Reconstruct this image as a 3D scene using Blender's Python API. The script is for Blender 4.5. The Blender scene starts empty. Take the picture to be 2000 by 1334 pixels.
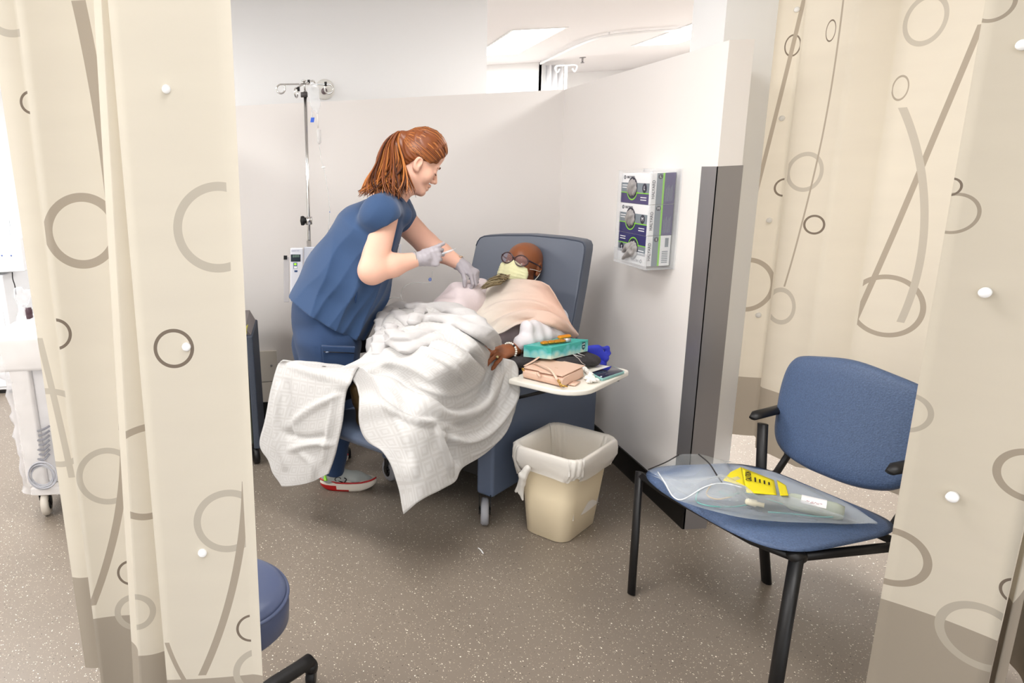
import bpy, bmesh, math, random
import numpy as np
from mathutils import Vector, Matrix
C = bpy.context.scene.collection
PI = math.pi
# ---------------------------------------------------------------- camera geometry (image frame 2000 x 1334)
FOC = 1345.0; PPX, PPY = 607.0, 667.0; CH = 1.55
TH = math.atan(339 / 1345); RHO = math.atan(.05)
Fv = np.array([0, math.cos(TH), -math.sin(TH)]); _u0 = np.array([0, math.sin(TH), math.cos(TH)]); _r0 = np.array([1., 0, 0])
Rv = math.cos(RHO) * _r0 - math.sin(RHO) * _u0; Uv = math.sin(RHO) * _r0 + math.cos(RHO) * _u0
CAM = np.array([0, 0, CH])
RO = np.array([.753, 2.72, 0]); RB = np.array([.75, .6614, 0]); RL = np.array([-.6614, .75, 0])   # recliner frame: origin, backwards, across
def ray(x, y): return Fv + Rv * (x - PPX) / FOC - Uv * (y - PPY) / FOC
def at(px, py, k, val):
    d = ray(px, py)
    if k == 'z': return CAM + d * ((val - CH) / d[2])
    if k == 'y': return CAM + d * (val / d[1])
    if k == 'x': return CAM + d * (val / d[0])
    a = RB if k == 'u' else RL
    return CAM + d * ((val - (CAM - RO) @ a) / (d @ a))
def W(px, py, Y): return at(px, py, 'y', Y)
def L(u, v, z): return RO + RB * u + RL * v + np.array([0, 0, z])
# ---------------------------------------------------------------- materials
def lin(c):
    return tuple(((x / 255) / 12.92 if x / 255 <= .04045 else ((x / 255 + .055) / 1.055) ** 2.4) for x in c[:3]) + (1,)
def mat(name, c, rough=.6, metal=0, spec=.5, bump=0, bscale=200, var=0, vscale=8, trans=0, alpha=1, emit=0, sheen=0, coat=0, stretch=None, ior=1.45, sss=0):
    m = bpy.data.materials.new(name); m.use_nodes = True; nt = m.node_tree; b = nt.nodes['Principled BSDF']
    b.inputs['Base Color'].default_value = lin(c); b.inputs['Roughness'].default_value = rough; b.inputs['Metallic'].default_value = metal
    b.inputs['Specular IOR Level'].default_value = spec; b.inputs['Transmission Weight'].default_value = trans; b.inputs['Alpha'].default_value = alpha
    b.inputs['IOR'].default_value = ior
    if sheen: b.inputs['Sheen Weight'].default_value = sheen
    if coat: b.inputs['Coat Weight'].default_value = coat
    if sss:
        b.inputs['Subsurface Weight'].default_value = sss; b.inputs['Subsurface Radius'].default_value = (.02, .008, .004)
    if emit:
        b.inputs['Emission Color'].default_value = lin(c); b.inputs['Emission Strength'].default_value = emit
    if bump or var:
        tc = nt.nodes.new('ShaderNodeTexCoord'); mp = nt.nodes.new('ShaderNodeMapping')
        nt.links.new(tc.outputs['Object'], mp.inputs[0])
        if stretch: mp.inputs['Scale'].default_value = stretch
        if bump:
            n = nt.nodes.new('ShaderNodeTexNoise'); n.inputs['Scale'].default_value = bscale; n.inputs['Detail'].default_value = 3
            bp = nt.nodes.new('ShaderNodeBump'); bp.inputs['Strength'].default_value = bump; bp.inputs['Distance'].default_value = .004
            nt.links.new(mp.outputs[0], n.inputs[0]); nt.links.new(n.outputs[0], bp.inputs['Height']); nt.links.new(bp.outputs[0], b.inputs['Normal'])
        if var:
            n = nt.nodes.new('ShaderNodeTexNoise'); n.inputs['Scale'].default_value = vscale; n.inputs['Detail'].default_value = 4
            mx = nt.nodes.new('ShaderNodeMix'); mx.data_type = 'RGBA'
            a = lin(c); mx.inputs[6].default_value = tuple(x * (1 - var) for x in a[:3]) + (1,); mx.inputs[7].default_value = tuple(min(1, x * (1 + var)) for x in a[:3]) + (1,)
            nt.links.new(mp.outputs[0], n.inputs[0]); nt.links.new(n.outputs[0], mx.inputs[0]); nt.links.new(mx.outputs[2], b.inputs['Base Color'])
    return m
def clearmat(name, c, alpha=.25, rough=.15):
    """thin clear plastic: see-through with a glossy film"""
    m = bpy.data.materials.new(name); m.use_nodes = True; nt = m.node_tree; nt.nodes.clear()
    o = nt.nodes.new('ShaderNodeOutputMaterial'); mx = nt.nodes.new('ShaderNodeMixShader'); t = nt.nodes.new('ShaderNodeBsdfTransparent')
    p = nt.nodes.new('ShaderNodeBsdfPrincipled'); p.inputs['Base Color'].default_value = lin(c); p.inputs['Roughness'].default_value = rough
    lw = nt.nodes.new('ShaderNodeLayerWeight'); lw.inputs[0].default_value = .35
    ma = nt.nodes.new('ShaderNodeMath'); ma.operation = 'MULTIPLY_ADD'; ma.inputs[1].default_value = .6; ma.inputs[2].default_value = alpha; ma.use_clamp = True
    nt.links.new(lw.outputs['Facing'], ma.inputs[0]); nt.links.new(ma.outputs[0], mx.inputs[0])
    nt.links.new(t.outputs[0], mx.inputs[1]); nt.links.new(p.outputs[0], mx.inputs[2]); nt.links.new(mx.outputs[0], o.inputs[0])
    return m
# ---------------------------------------------------------------- objects
def tag(o, label=None, cat=None, group=None, kind=None):
    if label: o['label'] = label
    if cat: o['category'] = cat
    if group: o['group'] = group
    if kind: o['kind'] = kind
    return o
def adopt(o, parent):
    if parent is not None:
        o.parent = parent; o.matrix_parent_inverse = Matrix.Translation(-Vector(parent['_o']))
def root(name, label, cat, loc, group=None):
    o = bpy.data.objects.new(name, None); C.objects.link(o); o.location = Vector([float(x) for x in loc]); o.empty_display_size = .05
    o['_o'] = [float(x) for x in loc]
    return tag(o, label, cat, group)
ORG = {}
def origin_of(p):
    return p['_o'] if '_o' in p.keys() else (0, 0, 0)
def mesh(name, verts, faces, m, parent=None, smooth=True, uv=None, mi=None, bevel=0, seg=2, subsurf=0, solid=0, auto=None):
    me = bpy.data.meshes.new(name); me.from_pydata([tuple(map(float, v)) for v in verts], [], [tuple(int(i) for i in f) for f in faces])
    ms = m if isinstance(m, (list, tuple)) else [m]
    for x in ms: me.materials.append(x)
    if mi is not None:
        me.polygons.foreach_set('material_index', np.array(mi, dtype=np.int32))
    if uv is not None:
        ul = me.uv_layers.new(name='UVMap'); li = np.empty(len(me.loops), dtype=np.int32); me.loops.foreach_get('vertex_index', li)
        ul.data.foreach_set('uv', np.array(uv, dtype=np.float32)[li].ravel())
    bm = bmesh.new(); bm.from_mesh(me); bmesh.ops.recalc_face_normals(bm, faces=bm.faces) if uv is None else None; bm.to_mesh(me); bm.free()
    o = bpy.data.objects.new(name, me); C.objects.link(o)
    if smooth: me.polygons.foreach_set('use_smooth', [True] * len(me.polygons))
    if solid:
        s = o.modifiers.new('t', 'SOLIDIFY'); s.thickness = solid; s.offset = 0
    if bevel:
        b = o.modifiers.new('b', 'BEVEL'); b.width = bevel; b.segments = seg; b.limit_method = 'ANGLE'; b.angle_limit = math.radians(40)
        w = o.modifiers.new('w', 'WEIGHTED_NORMAL')
    if subsurf:
        s = o.modifiers.new('s', 'SUBSURF'); s.levels = s.render_levels = subsurf
    if parent is not None:
        o.parent = parent
        off = Vector((0, 0, 0)); p = parent
        while p is not None:
            if '_o' in p.keys(): off = Vector(p['_o']); break
            p = p.parent
        o.matrix_parent_inverse = Matrix.Translation(-off) if '_o' in parent.keys() else Matrix.Identity(4)
    return o
class MB:
    def __init__(s): s.v = []; s.f = []; s.mi = []; s.k = 0
    def add(s, v, f):
        n = len(s.v); s.v += [tuple(map(float, q)) for q in v]; s.f += [tuple(n + i for i in q) for q in f]; s.mi += [s.k] * len(f); return s
    def box(s, lo, hi, M=None):
        (a, b, c), (d, e, g) = lo, hi
        v = [(a, b, c), (d, b, c), (d, e, c), (a, e, c), (a, b, g), (d, b, g), (d, e, g), (a, e, g)]
        if M is not None: v = [M(*q) if callable(M) else M @ Vector(q) for q in v]
        return s.add(v, [(3, 2, 1, 0), (4, 5, 6, 7), (0, 1, 5, 4), (1, 2, 6, 5), (2, 3, 7, 6), (3, 0, 4, 7)])
    def prism(s, pts, d):
        """pts: 3-D outline, d: extrusion vector"""
        n = len(pts); P = [np.array(p, float) for p in pts]; d = np.array(d, float)
        v = P + [p + d for p in P]
        return s.add(v, [tuple(range(n))[::-1], tuple(range(n, 2 * n))] + [(i, (i + 1) % n, n + (i + 1) % n, n + i) for i in range(n)])
    def tube(s, pts, r, n=10, sq=None, cap=True, smoothpath=0, flat=None):
        P = [np.array(p, float) for p in pts]
        if smoothpath: P = crom(P, smoothpath)
        R = r if hasattr(r, '__len__') else [r] * len(P)
        if len(R) != len(P): R = np.interp(np.linspace(0, 1, len(P)), np.linspace(0, 1, len(R)), R)
        up = None; rings = []
        for i, p in enumerate(P):
            t = P[min(i + 1, len(P) - 1)] - P[max(i - 1, 0)]; t = t / (np.linalg.norm(t) + 1e-9)
            if up is None:
                a = np.array([0, 0, 1.]) if abs(t[2]) < .9 else np.array([1., 0, 0])
                if flat is not None: a = np.array(flat, float)
                up = a
            x = np.cross(up, t); x /= (np.linalg.norm(x) + 1e-9); y = np.cross(t, x); up = y
            wx, wy = (sq if sq else (1, 1))
            rings.append([p + (x * math.cos(2 * PI * k / n) * wx + y * math.sin(2 * PI * k / n) * wy) * R[i] for k in range(n)])
        v = [q for rg in rings for q in rg]; f = []
        for i in range(len(P) - 1):
            for k in range(n): f.append((i * n + k, i * n + (k + 1) % n, (i + 1) * n + (k + 1) % n, (i + 1) * n + k))
        if cap: f += [tuple(range(n))[::-1], tuple(range((len(P) - 1) * n, len(P) * n))]
        return s.add(v, f)
    def lathe(s, prof, c, axis=(0, 0, 1), n=32):
        c = np.array(c, float); a = np.array(axis, float); a /= np.linalg.norm(a)
        x = np.cross(a, [0, 0, 1.] if abs(a[2]) < .9 else [1., 0, 0]); x /= np.linalg.norm(x); y = np.cross(a, x)
        v = []; f = []
        for (r, h) in prof:
            for k in range(n): v.append(c + a * h + (x * math.cos(2 * PI * k / n) + y * math.sin(2 * PI * k / n)) * r)
        for i in range(len(prof) - 1):
            for k in range(n): f.append((i * n + k, i * n + (k + 1) % n, (i + 1) * n + (k + 1) % n, (i + 1) * n + k))
        if prof[0][0] > 1e-6: f.append(tuple(range(n))[::-1])
        if prof[-1][0] > 1e-6: f.append(tuple(range((len(prof) - 1) * n, len(prof) * n)))
        return s.add(v, f)
    def sphere(s, c, r, n=16, m=10):
        rr = r if hasattr(r, '__len__') else (r, r, r)
        v = []; f = []
        for i in range(m + 1):
            a = PI * i / m
            for k in range(n): v.append((c[0] + rr[0] * math.sin(a) * math.cos(2 * PI * k / n), c[1] + rr[1] * math.sin(a) * math.sin(2 * PI * k / n), c[2] + rr[2] * math.cos(a)))
        for i in range(m):
            for k in range(n): f.append((i * n + k, i * n + (k + 1) % n, (i + 1) * n + (k + 1) % n, (i + 1) * n + k))
        return s.add(v, f)
    def build(s, name, m, parent=None, **kw):
        ms = m if isinstance(m, (list, tuple)) else [m]
        return mesh(name, s.v, s.f, m, parent, mi=(s.mi if len(ms) > 1 else None), **kw)
def crom(P, k):
    P = [np.array(p, float) for p in P]; out = []
    Q = [2 * P[0] - P[1]] + P + [2 * P[-1] - P[-2]]
    for i in range(1, len(Q) - 2):
        for j in range(k):
            t = j / k; a, b, c, d = Q[i - 1], Q[i], Q[i + 1], Q[i + 2]
            out.append(.5 * ((2 * b) + (-a + c) * t + (2 * a - 5 * b + 4 * c - d) * t * t + (-a + 3 * b - 3 * c + d) * t ** 3))
    out.append(P[-1]); return out
def net(rows, k1, k2):
    """Catmull-Rom patch over a grid of points; returns array (n1, n2, 3)"""
    R = [np.array(crom(r, k2)) for r in rows]
    return np.array(crom(R, k1))
def gridfaces(n1, n2, off=0):
    return [(off + i * n2 + j, off + i * n2 + j + 1, off + (i + 1) * n2 + j + 1, off + (i + 1) * n2 + j) for i in range(n1 - 1) for j in range(n2 - 1)]
# ---------------------------------------------------------------- implicit surfaces for bodies and clothes
def cap(a, b, ra, rb=None, s=(1, 1, 1), k=.012, op='+', clip=None):
    return dict(t='c', a=np.array(a, float), b=np.array(b, float), ra=ra, rb=ra if rb is None else rb, s=np.array(s, float), k=k, op=op, clip=clip)
def ell(c, r, R=None, k=.012, op='+', clip=None):
    return dict(t='e', c=np.array(c, float), r=np.array(r if hasattr(r, '__len__') else (r, r, r), float), R=(np.eye(3) if R is None else np.array(R, float)), k=k, op=op, clip=clip)
def pd(P, p):
    if p['t'] == 'c':
        a, b = p['a'], p['b']; ab = b - a; t = np.clip(((P - a) @ ab) / max(ab @ ab, 1e-9), 0, 1)
        d = (P - a - t[..., None] * ab) / p['s']
        out = (np.sqrt((d * d).sum(-1)) - (p['ra'] + (p['rb'] - p['ra']) * t)) * min(1, min(p['s'])) ** .5
    else:
        q = (P - p['c']) @ p['R']; k0 = np.sqrt(((q / p['r']) ** 2).sum(-1)); k1 = np.sqrt(((q / p['r'] ** 2) ** 2).sum(-1)) + 1e-9
        out = k0 * (k0 - 1) / k1
    if p['clip']:
        for (c, n) in p['clip']:
            n = np.array(n, float); n /= np.linalg.norm(n); out = np.maximum(out, (P - np.array(c)) @ n)
    return out
def smin(a, b, k):
    h = np.clip(.5 + .5 * (b - a) / k, 0, 1); return b * (1 - h) + a * h - k * h * (1 - h)
def bbox(p):
    if p['t'] == 'c':
        r = max(p['ra'], p['rb']) * np.maximum(p['s'], 1) ; return np.minimum(p['a'], p['b']) - r, np.maximum(p['a'], p['b']) + r
    r = max(p['r']); return p['c'] - r, p['c'] + r
def sdf(name, prims, h, m, parent=None, disp=None, clip=None, mi=None, subsurf=0):
    lo = np.min([bbox(p)[0] for p in prims if p['op'] == '+'], axis=0) - 4 * h; hi = np.max([bbox(p)[1] for p in prims if p['op'] == '+'], axis=0) + 4 * h
    n = np.ceil((hi - lo) / h).astype(int) + 1
    ax = [lo[i] + h * np.arange(n[i]) for i in range(3)]
    V = np.full(tuple(n), .06, dtype=np.float64)
    for p in prims:
        a, b = bbox(p); mrg = p['k'] + 3 * h + .01
        i0 = np.clip(np.floor((a - mrg - lo) / h).astype(int), 0, n); i1 = np.clip(np.ceil((b + mrg - lo) / h).astype(int) + 1, 0, n)
        if (i1 <= i0).any(): continue
        sl = tuple(slice(i0[i], i1[i]) for i in range(3))
        G = np.stack(np.meshgrid(*[ax[i][sl[i]] for i in range(3)], indexing='ij'), -1)
        d = pd(G, p)
        V[sl] = smin(V[sl], d, p['k']) if p['op'] == '+' else -smin(-V[sl], d, p['k'])
    if disp is not None or clip is not None:
        G = np.stack(np.meshgrid(*ax, indexing='ij'), -1)
        if disp is not None: V = V + disp(G)
        if clip is not None:
            for (c, nn) in clip:
                nn = np.array(nn, float); nn /= np.linalg.norm(nn); V = np.maximum(V, (G - np.array(c)) @ nn)
    S = V < 0
    nx, ny, nz = n - 1
    corners = [(i, j, k) for i in (0, 1) for j in (0, 1) for k in (0, 1)]
    cnt = sum(S[i:i + nx, j:j + ny, k:k + nz].astype(np.int8) for i, j, k in corners)
    idx = np.argwhere((cnt > 0) & (cnt < 8))
    ID = np.full((nx, ny, nz), -1, dtype=np.int64); ID[tuple(idx.T)] = np.arange(len(idx))
    acc = np.zeros((len(idx), 3)); c = np.zeros(len(idx))
    for a in corners:
        for axs in range(3):
            if a[axs]: continue
            b = list(a); b[axs] = 1
            va = V[tuple((idx + a).T)]; vb = V[tuple((idx + b).T)]; q = (va < 0) != (vb < 0)
            t = np.where(q, va / np.where(q, va - vb, 1), 0); pt = idx + np.array(a, float); pt[:, axs] += t
            acc[q] += pt[q]; c[q] += 1
    P = lo + h * acc / c[:, None]
    F = []
    for axs in range(3):
        o1, o2 = (axs + 1) % 3, (axs + 2) % 3
        A = np.moveaxis(S, axs, 0); dlt = A[1:] != A[:-1]; dlt = np.moveaxis(dlt, 0, axs)
        e = np.argwhere(dlt); e = e[(e[:, o1] > 0) & (e[:, o2] > 0) & (e[:, o1] < n[o1] - 1) & (e[:, o2] < n[o2] - 1)]
        s = S[tuple(e.T)]
        def cell(d1, d2):
            q = e.copy(); q[:, o1] -= d1; q[:, o2] -= d2; return ID[tuple(q.T)]
        q = np.stack([cell(1, 1), cell(0, 1), cell(0, 0), cell(1, 0)], 1)
        q[~s] = q[~s][:, ::-1]; F.append(q)
    F = np.concatenate(F); F = F[(F >= 0).all(1)]
    me = bpy.data.meshes.new(name); me.vertices.add(len(P)); me.vertices.foreach_set('co', P.astype(np.float32).ravel())
    me.loops.add(len(F) * 4); me.loops.foreach_set('vertex_index', F.astype(np.int32).ravel())
    me.polygons.add(len(F)); me.polygons.foreach_set('loop_start', np.arange(0, len(F) * 4, 4, dtype=np.int32))
    me.update(calc_edges=True); me.validate()
    me.polygons.foreach_set('use_smooth', [True] * len(me.polygons))
    for x in (m if isinstance(m, (list, tuple)) else [m]): me.materials.append(x)
    if mi is not None:
        ctr = P[F].mean(1); me.polygons.foreach_set('material_index', mi(ctr).astype(np.int32)[:len(me.polygons)])
    o = bpy.data.objects.new(name, me); C.objects.link(o)
    if parent is not None:
        o.parent = parent; o.matrix_parent_inverse = Matrix.Translation(-Vector(parent['_o'])) if '_o' in parent.keys() else Matrix.Identity(4)
    return o
def text(name, body, size, M, m, parent=None, ext=.0003, align='CENTER', bold=0):
    cu = bpy.data.curves.new(name, 'FONT'); cu.body = body; cu.size = size; cu.extrude = ext; cu.align_x = align; cu.align_y = 'CENTER'; cu.offset = bold
    t = bpy.data.objects.new(name, cu); C.objects.link(t)
    dg = bpy.context.evaluated_depsgraph_get(); me = bpy.data.meshes.new_from_object(t.evaluated_get(dg)); bpy.data.objects.remove(t)
    me.transform(M); me.materials.clear(); me.materials.append(m); me.name = name
    o = bpy.data.objects.new(name, me); C.objects.link(o)
    if parent is not None:
        o.parent = parent; o.matrix_parent_inverse = Matrix.Translation(-Vector(parent['_o'])) if '_o' in parent.keys() else Matrix.Identity(4)
    return o
def frame(origin, x, y):
    x = Vector(x).normalized(); y = Vector(y); y = (y - x * y.dot(x)).normalized(); z = x.cross(y)
    M = Matrix.Identity(4)
    for i, a in enumerate((x, y, z)): M[0][i], M[1][i], M[2][i] = a
    M.translation = Vector([float(q) for q in origin]); return M
# ================================================================ MATERIALS
M_wall = mat('wall_paint', (238, 233, 229), .55, bump=.05, bscale=60)
M_white = mat('white_paint', (244, 244, 244), .6)
M_ceil = mat('ceiling_tile', (232, 230, 231), .8, bump=.15, bscale=300)
M_black = mat('black_rubber', (18, 17, 18), .45)
M_base = mat('black_cove_base', (12, 11, 12), .35)
M_chrome = mat('chrome', (205, 203, 200), .18, 1)
M_steel = mat('brushed_steel', (150, 148, 150), .35, .9)
M_bluegrey = mat('bluegrey_vinyl', (94, 101, 115), .42, bump=.08, bscale=500)
M_bluegrey2 = mat('bluegrey_vinyl_base', (90, 102, 124), .42, bump=.08, bscale=500)
M_navyseat = mat('navy_vinyl', (76, 86, 116), .35, bump=.05, bscale=400)
M_cream = mat('cream_plastic', (238, 222, 190), .35)
M_lightpanel = mat('lamp_diffuser', (255, 255, 255), .5, emit=9)
def floor_mat():
    m = bpy.data.materials.new('speckled_vinyl'); m.use_nodes = True; nt = m.node_tree; b = nt.nodes['Principled BSDF']; N = nt.nodes.new; K = nt.links.new
    tc = N('ShaderNodeTexCoord')
    def chips(scale, thr, size, seedoff):
        mp = N('ShaderNodeMapping'); mp.inputs['Location'].default_value = (seedoff, seedoff * 1.7, 0); K(tc.outputs['Object'], mp.inputs[0])
        nz = N('ShaderNodeTexNoise'); nz.inputs['Scale'].default_value = 300; K(mp.outputs[0], nz.inputs[0])
        ad = N('ShaderNodeMixRGB'); ad.blend_type = 'ADD'; ad.inputs[0].default_value = .004; K(mp.outputs[0], ad.inputs[1]); K(nz.outputs['Color'], ad.inputs[2])
        v = N('ShaderNodeTexVoronoi'); v.inputs['Scale'].default_value = scale; K(ad.outputs[0], v.inputs['Vector'])
        sp = N('ShaderNodeSeparateColor'); K(v.outputs['Color'], sp.inputs[0])
        g = N('ShaderNodeMath'); g.operation = 'GREATER_THAN'; g.inputs[1].default_value = thr; K(sp.outputs[0], g.inputs[0])
        l = N('ShaderNodeMath'); l.operation = 'LESS_THAN'; K(v.outputs['Distance'], l.inputs[0])
        s2 = N('ShaderNodeMath'); s2.operation = 'MULTIPLY'; s2.inputs[1].default_value = size; K(sp.outputs[1], s2.inputs[0]); K(s2.outputs[0], l.inputs[1])
        o = N('ShaderNodeMath'); o.operation = 'MULTIPLY'; K(g.outputs[0], o.inputs[0]); K(l.outputs[0], o.inputs[1]); return o
    n = N('ShaderNodeTexNoise'); n.inputs['Scale'].default_value = 3; K(tc.outputs['Object'], n.inputs[0])
    base = N('ShaderNodeMix'); base.data_type = 'RGBA'; base.inputs[6].default_value = lin((118, 108, 97)); base.inputs[7].default_value = lin((130, 119, 107)); K(n.outputs[0], base.inputs[0])
    last = base.outputs[2]
    for (sc, th, sz, off, col) in ((190, .86, .42, 3.1, (226, 216, 198)), (120, .94, .34, 7.7, (245, 238, 222)), (190, .93, .40, 1.3, (62, 54, 47)), (280, .86, .45, 5.5, (186, 172, 152))):
        c = chips(sc, th, sz, off); mx = N('ShaderNodeMix'); mx.data_type = 'RGBA'; K(c.outputs[0], mx.inputs[0]); K(last, mx.inputs[6]); mx.inputs[7].default_value = lin(col); last = mx.outputs[2]
    K(last, b.inputs['Base Color']); b.inputs['Roughness'].default_value = .38; b.inputs['Specular IOR Level'].default_value = .4
    return m
M_floor = floor_mat()
# ================================================================ ROOM
def struct(name, o): o['kind'] = 'structure'; return o
def sbox(name, lo, hi, m, bevel=0):
    return struct(name, MB().box(lo, hi).build(name, m, smooth=False, bevel=bevel))
CZ = 2.6
sbox('floor', (-4, -1.5, -.05), (8, 11, 0), M_floor)
# suspended ceiling with openings for the lamps left as flush panels
sbox('ceiling', (-4, -1.5, CZ), (8, 11, CZ + .05), M_ceil)
# low partitions of the treatment bay
PT = 1.915; PY = 4.175; PX_ = 1.53
sbox('wall_back', (-1.0, PY, 0), (PX_ + .09, PY + .09, PT), M_wall)
sbox('wall_right', (PX_, 2.60, 0), (PX_ + .09, PY, PT), M_wall)
sbox('baseboard_right', (PX_ - .008, 2.60, 0), (PX_, PY, .115), M_base)
sbox('baseboard_back', (-1.0, PY - .008, 0), (PX_ - .008, PY, .115), M_base)
sbox('wall_left', (-1.0, 3.52, 0), (-.91, PY, PT), M_wall)
# steel corner guard on the free end of the right partition
g = MB()
g.box((PX_ - .003, 2.597, .0), (PX_, 2.70, 1.482)); g.box((PX_ - .003, 2.597, .0), (PX_ + .093, 2.60, 1.482))
struct('trim_1', g.build('trim_1', mat('dull_steel_guard', (150, 147, 148), .38, .6), smooth=False))
# full height walls beyond the bay
pe = W(951, 100, 4.62)
sbox('wall_beyond', (-1.15, 4.62, 0), (float(pe[0]), 4.80, CZ), M_white)
sbox('wall_far', (float(pe[0]) - .2, 8.48, 0), (2.83, 8.6, CZ), M_white)
sbox('wall_far_right', (2.83, 9.65, 0), (8, 9.8, CZ), M_white)
sbox('wall_far_side', (2.80, 8.48, 0), (2.90, 9.65, CZ), M_white)
sbox('wall_far_left', (-4, 6.2, 0), (-1.15, 6.35, CZ), M_white)
sbox('wall_corridor_left', (-4.0, -1.5, 0), (-3.9, 6.2, CZ), M_white)
sbox('wall_corridor_right', (4.6, -1.5, 0), (4.7, 9.65, CZ), M_wall)
# white column just past the partition end
cp0 = at(1372, 905, 'z', 0.05)
sbox('trim_2', (1.66, 2.86, 0), (1.86, 3.1, CZ), M_white)
# ================================================================ CEILING LAMPS
def lamp(x0, y0, x1, y1, label):
    r = root('ceiling_light', label, 'ceiling light', ((x0 + x1) / 2, (y0 + y1) / 2, CZ), 'recessed ceiling light panels')
    fr = MB(); t = .02
    for a, b in (((x0 - t, y0 - t), (x1 + t, y0)), ((x0 - t, y1), (x1 + t, y1 + t)), ((x0 - t, y0), (x0, y1)), ((x1, y0), (x1 + t, y1))):
        fr.box((a[0], a[1], CZ - .008), (b[0], b[1], CZ))
    fr.build('light_frame', M_white, r, smooth=False)
    MB().box((x0, y0, CZ - .006), (x1, y1, CZ - .001)).build('diffuser', M_lightpanel, r, smooth=False)
    return r
lamp(1.85, 6.29, 2.29, 7.66, 'long glowing ceiling panel, the left one beyond the partition, above the far curtain')
lamp(3.44, 6.12, 3.88, 7.50, 'long glowing ceiling panel, the right one, above the top of the right partition')
for (x, y) in ((.25, 1.95), (-2.3, 1.0), (-2.3, 3.6), (2.9, 1.5), (2.9, 3.9), (-.3, -.9)):
    lamp(x - .3, y - .6, x + .3, y + .6, 'ceiling light panel outside the picture, over the bay')
# sprinkler heads
for (px, py, lb) in ((1398, 4, 'small metal sprinkler head on the ceiling nearest the top edge, right of the track'), (1138, 112, 'small metal sprinkler head on the far ceiling beside the far drip stand')):
    p = at(px, py, 'z', CZ); r = root('sprinkler_head', lb, 'sprinkler', p)
    MB().lathe([(.035, 0), (.035, -.006), (.012, -.01), (.009, -.05), (.02, -.055), (.022, -.06), (.004, -.064)], p, n=16).build('sprinkler_body', M_steel, r)
# curtain rail curving across the far ceiling
rp = [at(x, y, 'z', CZ - .03) for x, y in ((1056, 124), (1130, 88), (1190, 70), (1300, 60), (1412, 57), (1470, 55))]
cr = root('curtain_rail', 'thin white curtain rail curving across the far ceiling', 'curtain rail', rp[0])
MB().tube(rp, .014, n=8, smoothpath=6).build('rail', M_white, cr)
for p in rp[::2]: MB().tube([p, p + np.array([0, 0, .03])], .006, n=6).build('rail_hanger', M_white, cr)
# pale curtain hanging from the far rail
cc = at(1062, 130, 'z', CZ - .04); v = []; nn = 25
for i in range(nn):
    s = i / (nn - 1); x = cc[0] - .02 + s * .22; y = cc[1] - .12 + .03 * math.sin(s * 20)
    for z in (CZ - .04, 1.9, .3): v.append((x, y, z))
o = mesh('privacy_curtain', v, gridfaces(nn, 3), mat('pale_curtain', (236, 236, 238), .8), None, solid=.003)
tag(o, 'pale white curtain strip hanging far away beyond the partition corner', 'curtain')
# ================================================================ CURTAINS
def panel_uv(fp):
    s = [0]
    for a, b in zip(fp[:-1], fp[1:]): s.append(s[-1] + math.hypot(b[0] - a[0], b[1] - a[1]))
    return s
TOPF = [None]; ZLO, ZHI = .57, 1.87
def seg_at(fp, i, z):
    """fold edges i, i+1 of the curtain at height z (folds may widen towards the rail)"""
    if TOPF[0] is None: return np.array([*fp[i], 0]), np.array([*fp[i + 1], 0])
    t = (min(z, 2.0) - ZLO) / (ZHI - ZLO); f = lambda k: np.array([*fp[k], 0]) * (1 - t) + np.array([*TOPF[0][k], 0]) * t
    return f(i), f(i + 1)
def on_seg(fp, S, i, px, py, full=False):
    """pixel on fold plane i of the curtain -> (arc length, height, metres per pixel)"""
    z = ZLO
    for _ in range(6):
        a, b = seg_at(fp, i, z); n = np.cross(b - a, [0, 0, 1.]); d = ray(px, py); t = ((a - CAM) @ n) / (d @ n); P = CAM + d * t; z = P[2]
    L_ = np.linalg.norm(b - a); e = (b - a) / L_; k = (S[i + 1] - S[i]) / L_
    if full: return S[i] + (P - a) @ e * k, P[2], t / FOC, k
    return S[i] + (P - a) @ e * k, P[2], t / FOC
def circ3(p, q, r):
    ax, ay, bx, by, cx, cy = *p, *q, *r; D = 2 * (ax * (by - cy) + bx * (cy - ay) + cx * (ay - by))
    ux = ((ax * ax + ay * ay) * (by - cy) + (bx * bx + by * by) * (cy - ay) + (cx * cx + cy * cy) * (ay - by)) / D
    uy = ((ax * ax + ay * ay) * (cx - bx) + (bx * bx + by * by) * (ax - cx) + (cx * cx + cy * cy) * (bx - ax)) / D
    return ux, uy, math.hypot(ax - ux, ay - uy)
DK = (122, 110, 98); MD = (166, 155, 140); LT = (184, 176, 162)
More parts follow.
